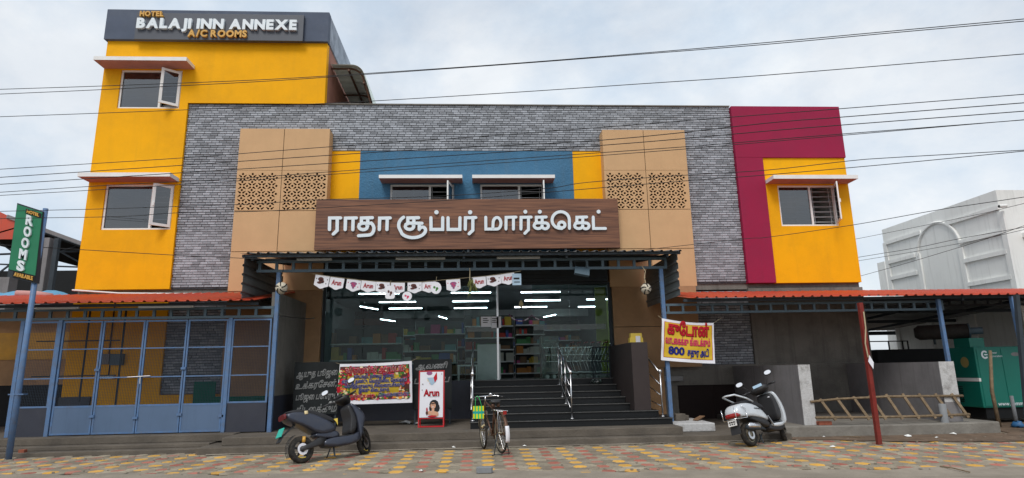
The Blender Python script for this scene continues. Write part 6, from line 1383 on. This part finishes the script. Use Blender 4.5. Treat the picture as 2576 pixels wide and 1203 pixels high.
    g = MB(); g.tube([(bb[0], -.07, bb[2]), (bb[0] + .05, -.075, bb[2] - .16)], .009, 6); g.tube([(bb[0], .07, bb[2]), (bb[0] - .05, .075, bb[2] + .16)], .009, 6); part(t, g, 'crank', 'steel')
    g = MB(); g.box(bb[0] + .0, bb[0] + .1, -.17, -.085, bb[2] - .175, bb[2] - .15); g.box(bb[0] - .1, bb[0] - .0, .085, .17, bb[2] + .15, bb[2] + .175); part(t, g, 'pedal', 'black_plastic', smooth=False)
    g = MB(); g.tube([(wb_ - .04, -.03, .44), (wb_ - .05, .04, .40)], .03, 6); part(t, g, 'hub_tassel', 'pr_cream', S4)
    return t
bc = bicycle(); place(bc, at(1258, 1146, Z=0), at(1218, 1131, Z=0), -.02)
# checked bag hung on the left handlebar
bw = bc.matrix_world @ Matrix.Translation((.31, 0, .98)) @ Matrix.Rotation(.25, 4, 'Z'); hp = bw @ Vector((-.1, .235, 0))
bag = thing('shopping_bag', 'yellow and green checked plastic bag hanging from the bicycle handlebar', 'bag', tuple(hp))
g = MB()
n1_, n2_ = 7, 5; bw_, bh_ = .20, .22; c0_ = hp + Vector((.02, -.05, -.38))
for i in range(n1_):
    for j in range(n2_):
        g.cur = 0 if (i % 2 == 0 and j not in (2,)) else (1 if j != 2 else 2)
        x0, x1 = c0_.x - bw_ / 2 + i * bw_ / n1_, c0_.x - bw_ / 2 + (i + 1) * bw_ / n1_; z0, z1 = c0_.z + j * bh_ / n2_, c0_.z + (j + 1) * bh_ / n2_
        for yy, o_ in ((c0_.y - .04, 0), (c0_.y + .05, 0)):
            bl__ = .02 * math.sin((i + .5) / n1_ * PI) * (-1 if yy < c0_.y else 1); g.add([(x0, yy + bl__, z0), (x1, yy + bl__, z0), (x1, yy + bl__, z1), (x0, yy + bl__, z1)], [(0, 1, 2, 3)])
g.cur = 1; g.add([(c0_.x + s * bw_ / 2, c0_.y + y, c0_.z + z) for s in (-1, 1) for y, z in ((-.04, 0), (.05, 0), (.05, bh_), (-.04, bh_))], [(0, 1, 2, 3), (4, 5, 6, 7), (0, 4, 5, 1)])
g.build('bag_body', ['bag_y', 'bag_g', 'bag_t'], bag, solid=.002)
for dy in (-.04, .045):
    g = MB(); g.tube([(c0_.x - .06, c0_.y + dy, c0_.z + bh_), (hp.x - .03, hp.y, hp.z - .0), (hp.x + .0, hp.y, hp.z + .018), (hp.x + .03, hp.y, hp.z), (c0_.x + .06, c0_.y + dy, c0_.z + bh_)], .005, 5); g.build('handle', 'bag_g', bag, smooth=True)
# ================================================================ LITTER
def block(px, py, lab, m='platform', sz=(.22, .11, .07), rz=.0):
    p = at(px, py, Z=0); g = MB(); R_ = Matrix.Translation((p.x, p.y, .004)) @ Matrix.Rotation(rz, 4, 'Z')
    a, b, h = sz[0] / 2, sz[1] / 2, sz[2]; poly = [(-a, -b * .6), (-a * .8, -b), (-a * .2, -b * .8), (a * .3, -b * .8), (a * .8, -b), (a, -b * .5), (a, b * .6), (a * .7, b), (-a * .7, b), (-a, b * .5)]
    g.prism(poly, 0, h, 'xy'); g.xform(R_); tag(g.build('loose_paver', m, bevel=.006), lab, 'paver block')
block(1219, 1190, 'loose grey zigzag paver lying at the road edge below the bicycle', 'pvc', (.24, .14, .08)); block(979, 1126, 'loose flat grey paver lying against the step foot', 'concrete', (.22, .12, .06), .1)
p = at(2080, 1070, Z=.215); g = MB(); g.box(p.x - .16, p.x + .12, p.y, p.y + .12, .215, .29); tag(g.build('red_brick', 'terracotta', bevel=.008), 'single red clay brick under the left end of the ladder', 'brick')
p = at(35, 1150, Z=0); g = MB(); g.box(p.x + .06, p.x + .17, p.y, p.y + .1, 0, .13); tag(g.build('red_brick', 'terracotta', bevel=.008), 'dark red brick stub beside the foot of the leaning sign pole', 'brick')
p = at(310, 1125, Y=12.9)
def scrap(px, py, z, sz, lab, m='paper'):
    p = at(px, py, Z=z); g = MB(); n = 7; vs = [(p.x + sz * U(.5, 1) * math.cos(a) * (1.6 if i % 2 else 1), p.y + sz * U(.5, 1) * math.sin(a), z + .012 + U(0, sz * .35)) for i, a in enumerate(np.linspace(0, 2 * PI, n + 1)[:-1])]
    vs.append((p.x, p.y, z + .02 + sz * .5)); g.add(vs, [(i, (i + 1) % n, n) for i in range(n)]); o = g.build('litter_scrap', m, solid=.002); tag(o, lab, 'litter')
for a in ((1018, 1128, 0, .035, 'small white paper ball on the pavers between scooter and bicycle'), (1141, 1128, 0, .05, 'white paper scrap by the step foot left of the bicycle'), (1320, 1125, 0, .05, 'white paper scrap by the step foot right of the bicycle'), (2097, 1127, 0, .05, 'white cup-like scrap on the pavers right of the white scooter'), (2073, 1101, 0, .03, 'tiny white scrap on the soil left of the red post'), (2285, 1101, 0, .09, 'long white torn paper on the soil right of the red post'), (2400, 1094, 0, .06, 'white crumpled paper on the soil in the middle right'), (2495, 1086, 0, .05, 'white scrap on the soil near the platform corner'), (2357, 1103, 0, .035, 'small white scrap right of the torn paper'), (438, 1108, .15, .06, 'white scrap lying on the left side steps'), (1022, 1067, .27, .14, 'white crumpled sheet under the blackboard by the ice cream stand'), (1050, 1068, .27, .08, 'second white crumpled sheet touching the ice cream stand'), (1060, 1187, 0, .03, 'tiny pale scrap near the road edge'), (1313, 1066, .27, .05, 'white scrap at the foot of the granite step')): scrap(*a)
p = at(2250, 1098, Z=0)
for i, (x0, y0, x1, y1, lab) in enumerate(((2120, 1098, 2175, 1102, 'pale split stick lying on soil left of the red post'), (2365, 1173, 2440, 1188, 'thin dark twig lying across pavers at the lower right'))):
    a, b = at(x0, y0, Z=.015), at(x1, y1, Z=.015); g = MB(); g.tube([a, a.lerp(b, .5) + Vector((0, .02, .01)), b], .009, 5); tag(g.build('stick', 'wood'), lab, 'stick')
g = MB()
for i in range(260):
    x = U(-9, 12); y = edge_y(x) + abs(random.gauss(0, .9)) if i % 3 else U(12.0, 12.42)
    if y > 12.42 or (x > 7): y = min(y, 12.4) if x < 6 else U(10.5, 12.5)
    s = U(.006, .018); g.obox((x, y, s * .6 + .003), (s, s * .3, 0), (-s * .3, s * .8, 0), (0, 0, s * .5))
tag(g.build('gravel', 'road'), 'scattered grit and small stones over the pavers', 'gravel', kind='stuff')
# ================================================================ OVERHEAD WIRES
def wire(pts, y0, y1, lab, r=.0062):
    x0, x1 = pts[0][0], pts[-1][0]; P3 = [at(px, py, Y=y0 + (y1 - y0) * (px - x0) / (x1 - x0)) for px, py in pts]
    # extend beyond the frame and smooth
    e0 = P3[0] + (P3[0] - P3[1]).normalized() * 6; e1 = P3[-1] + (P3[-1] - P3[-2]).normalized() * 6; Q = [e0] + P3 + [e1]
    out = []
    for i in range(len(Q) - 1):
        a = Q[max(i - 1, 0)]; b = Q[i]; c = Q[i + 1]; d = Q[min(i + 2, len(Q) - 1)]
        for k in range(5):
            t = k / 5; out.append(.5 * ((2 * b) + (c - a) * t + (2 * a - 5 * b + 4 * c - d) * t * t + (3 * b - a - 3 * c + d) * t ** 3))
    out.append(Q[-1]); g = MB(); g.tube(out, r, 5); tag(g.build('overhead_wire', 'wire', smooth=True), lab, 'wire', 'overhead wires along the street')
wire([(0, 225), (260, 216.5), (644, 201.5), (914, 185.5), (1288, 160), (1608, 134.5), (1932, 107), (2232, 79.5), (2576, 48)], 11, 7, 'topmost wire, upper strand of the close pair crossing the hotel top window')
wire([(0, 237), (250, 226), (644, 206), (914, 188), (1288, 161.5), (1608, 137), (1932, 111.5), (2232, 84), (2576, 53.5)], 11.1, 7.1, 'topmost pair, lower strand crossing the hotel top window')
wire([(0, 294), (250, 285), (470, 276.5), (700, 266), (944, 254), (1288, 233), (1600, 212), (1932, 189), (2576, 136)], 11.2, 7.2, 'wire passing just under the top hotel window and over the brick parapet')
wire([(0, 426), (460, 397.5), (824, 370), (1288, 338), (1838, 295), (2112, 274), (2576, 237.5)], 11.3, 7.3, 'wire crossing the brick and leaving by the top corner of the maroon wall')
wire([(0, 446.5), (460, 416), (1000, 380), (1513, 353), (1930, 310), (2117, 295), (2576, 259)], 11.4, 7.4, 'wire just below the one touching the maroon corner', .007)
wire([(0, 464), (440, 436), (834, 411), (1513, 366), (1930, 330), (2117, 315), (2576, 280)], 11.5, 7.5, 'third wire down across the maroon wall', .007)
wire([(0, 484), (265, 467), (590, 450), (824, 433), (1288, 400), (1718, 370), (1843, 360), (2117, 337.5), (2576, 302)], 11.6, 7.6, 'lowest of the four wires across the maroon wall')
wire([(0, 492), (225, 479), (590, 456), (904, 434), (1288, 408), (1700, 377), (1932, 357)], 11.8, 9, 'thin wire running close under the lowest maroon-wall wire', .006)
wire([(0, 532), (250, 526), (440, 520), (644, 513), (794, 503), (1100, 494), (1368, 475), (1478, 459), (1723, 441), (1932, 428), (2137, 405), (2242, 397), (2576, 378)], 12, 8, 'knotted wire over the two small blue-wall windows and the right yellow panel')
wire([(0, 550), (300, 545), (440, 536), (644, 532), (794, 524), (1144, 503), (1363, 485), (1728, 455), (1932, 440), (2250, 412), (2576, 380.5)], 12.1, 8.1, 'wire dipping across the top of the brown shop sign')
wire([(0, 616), (435, 642), (612, 650)], 12.6, 13.2, 'service wire coming down from the left to the canopy corner', .007)
wire([(1646, 626), (1873, 601), (1932, 597), (2147, 566), (2362, 528), (2576, 496)], 13.1, 9, 'service wire rising from the canopy right corner over the white building')
wire([(2167, 694), (2232, 676), (2322, 650), (2482, 601), (2576, 568)], 17.2, 12, 'sagging dark cable rising across the white building arch')
wire([(2162, 647), (2302, 624), (2412, 601), (2576, 572)], 17.4, 12.4, 'thin upper cable across the white building', .007)
wire([(2162, 656), (2302, 633), (2470, 602), (2576, 578)], 17.5, 12.6, 'second thin cable across the white building', .006)
wire([(2100, 612), (2232, 586), (2482, 535), (2576, 512)], 17.6, 12.8, 'faint thin cable just under the white building roof edge', .006)
# lean-to pipe along the left roof
g = MB(); a, b, c = at(182, 730, Y=16.3), at(300, 738, Y=16.3), at(560, 740, Y=16.3); g.tube([a, b, c], .022, 8); tag(g.build('white_pipe', 'white', smooth=True), 'thin white pipe lying along the top of the left red roof', 'pipe')
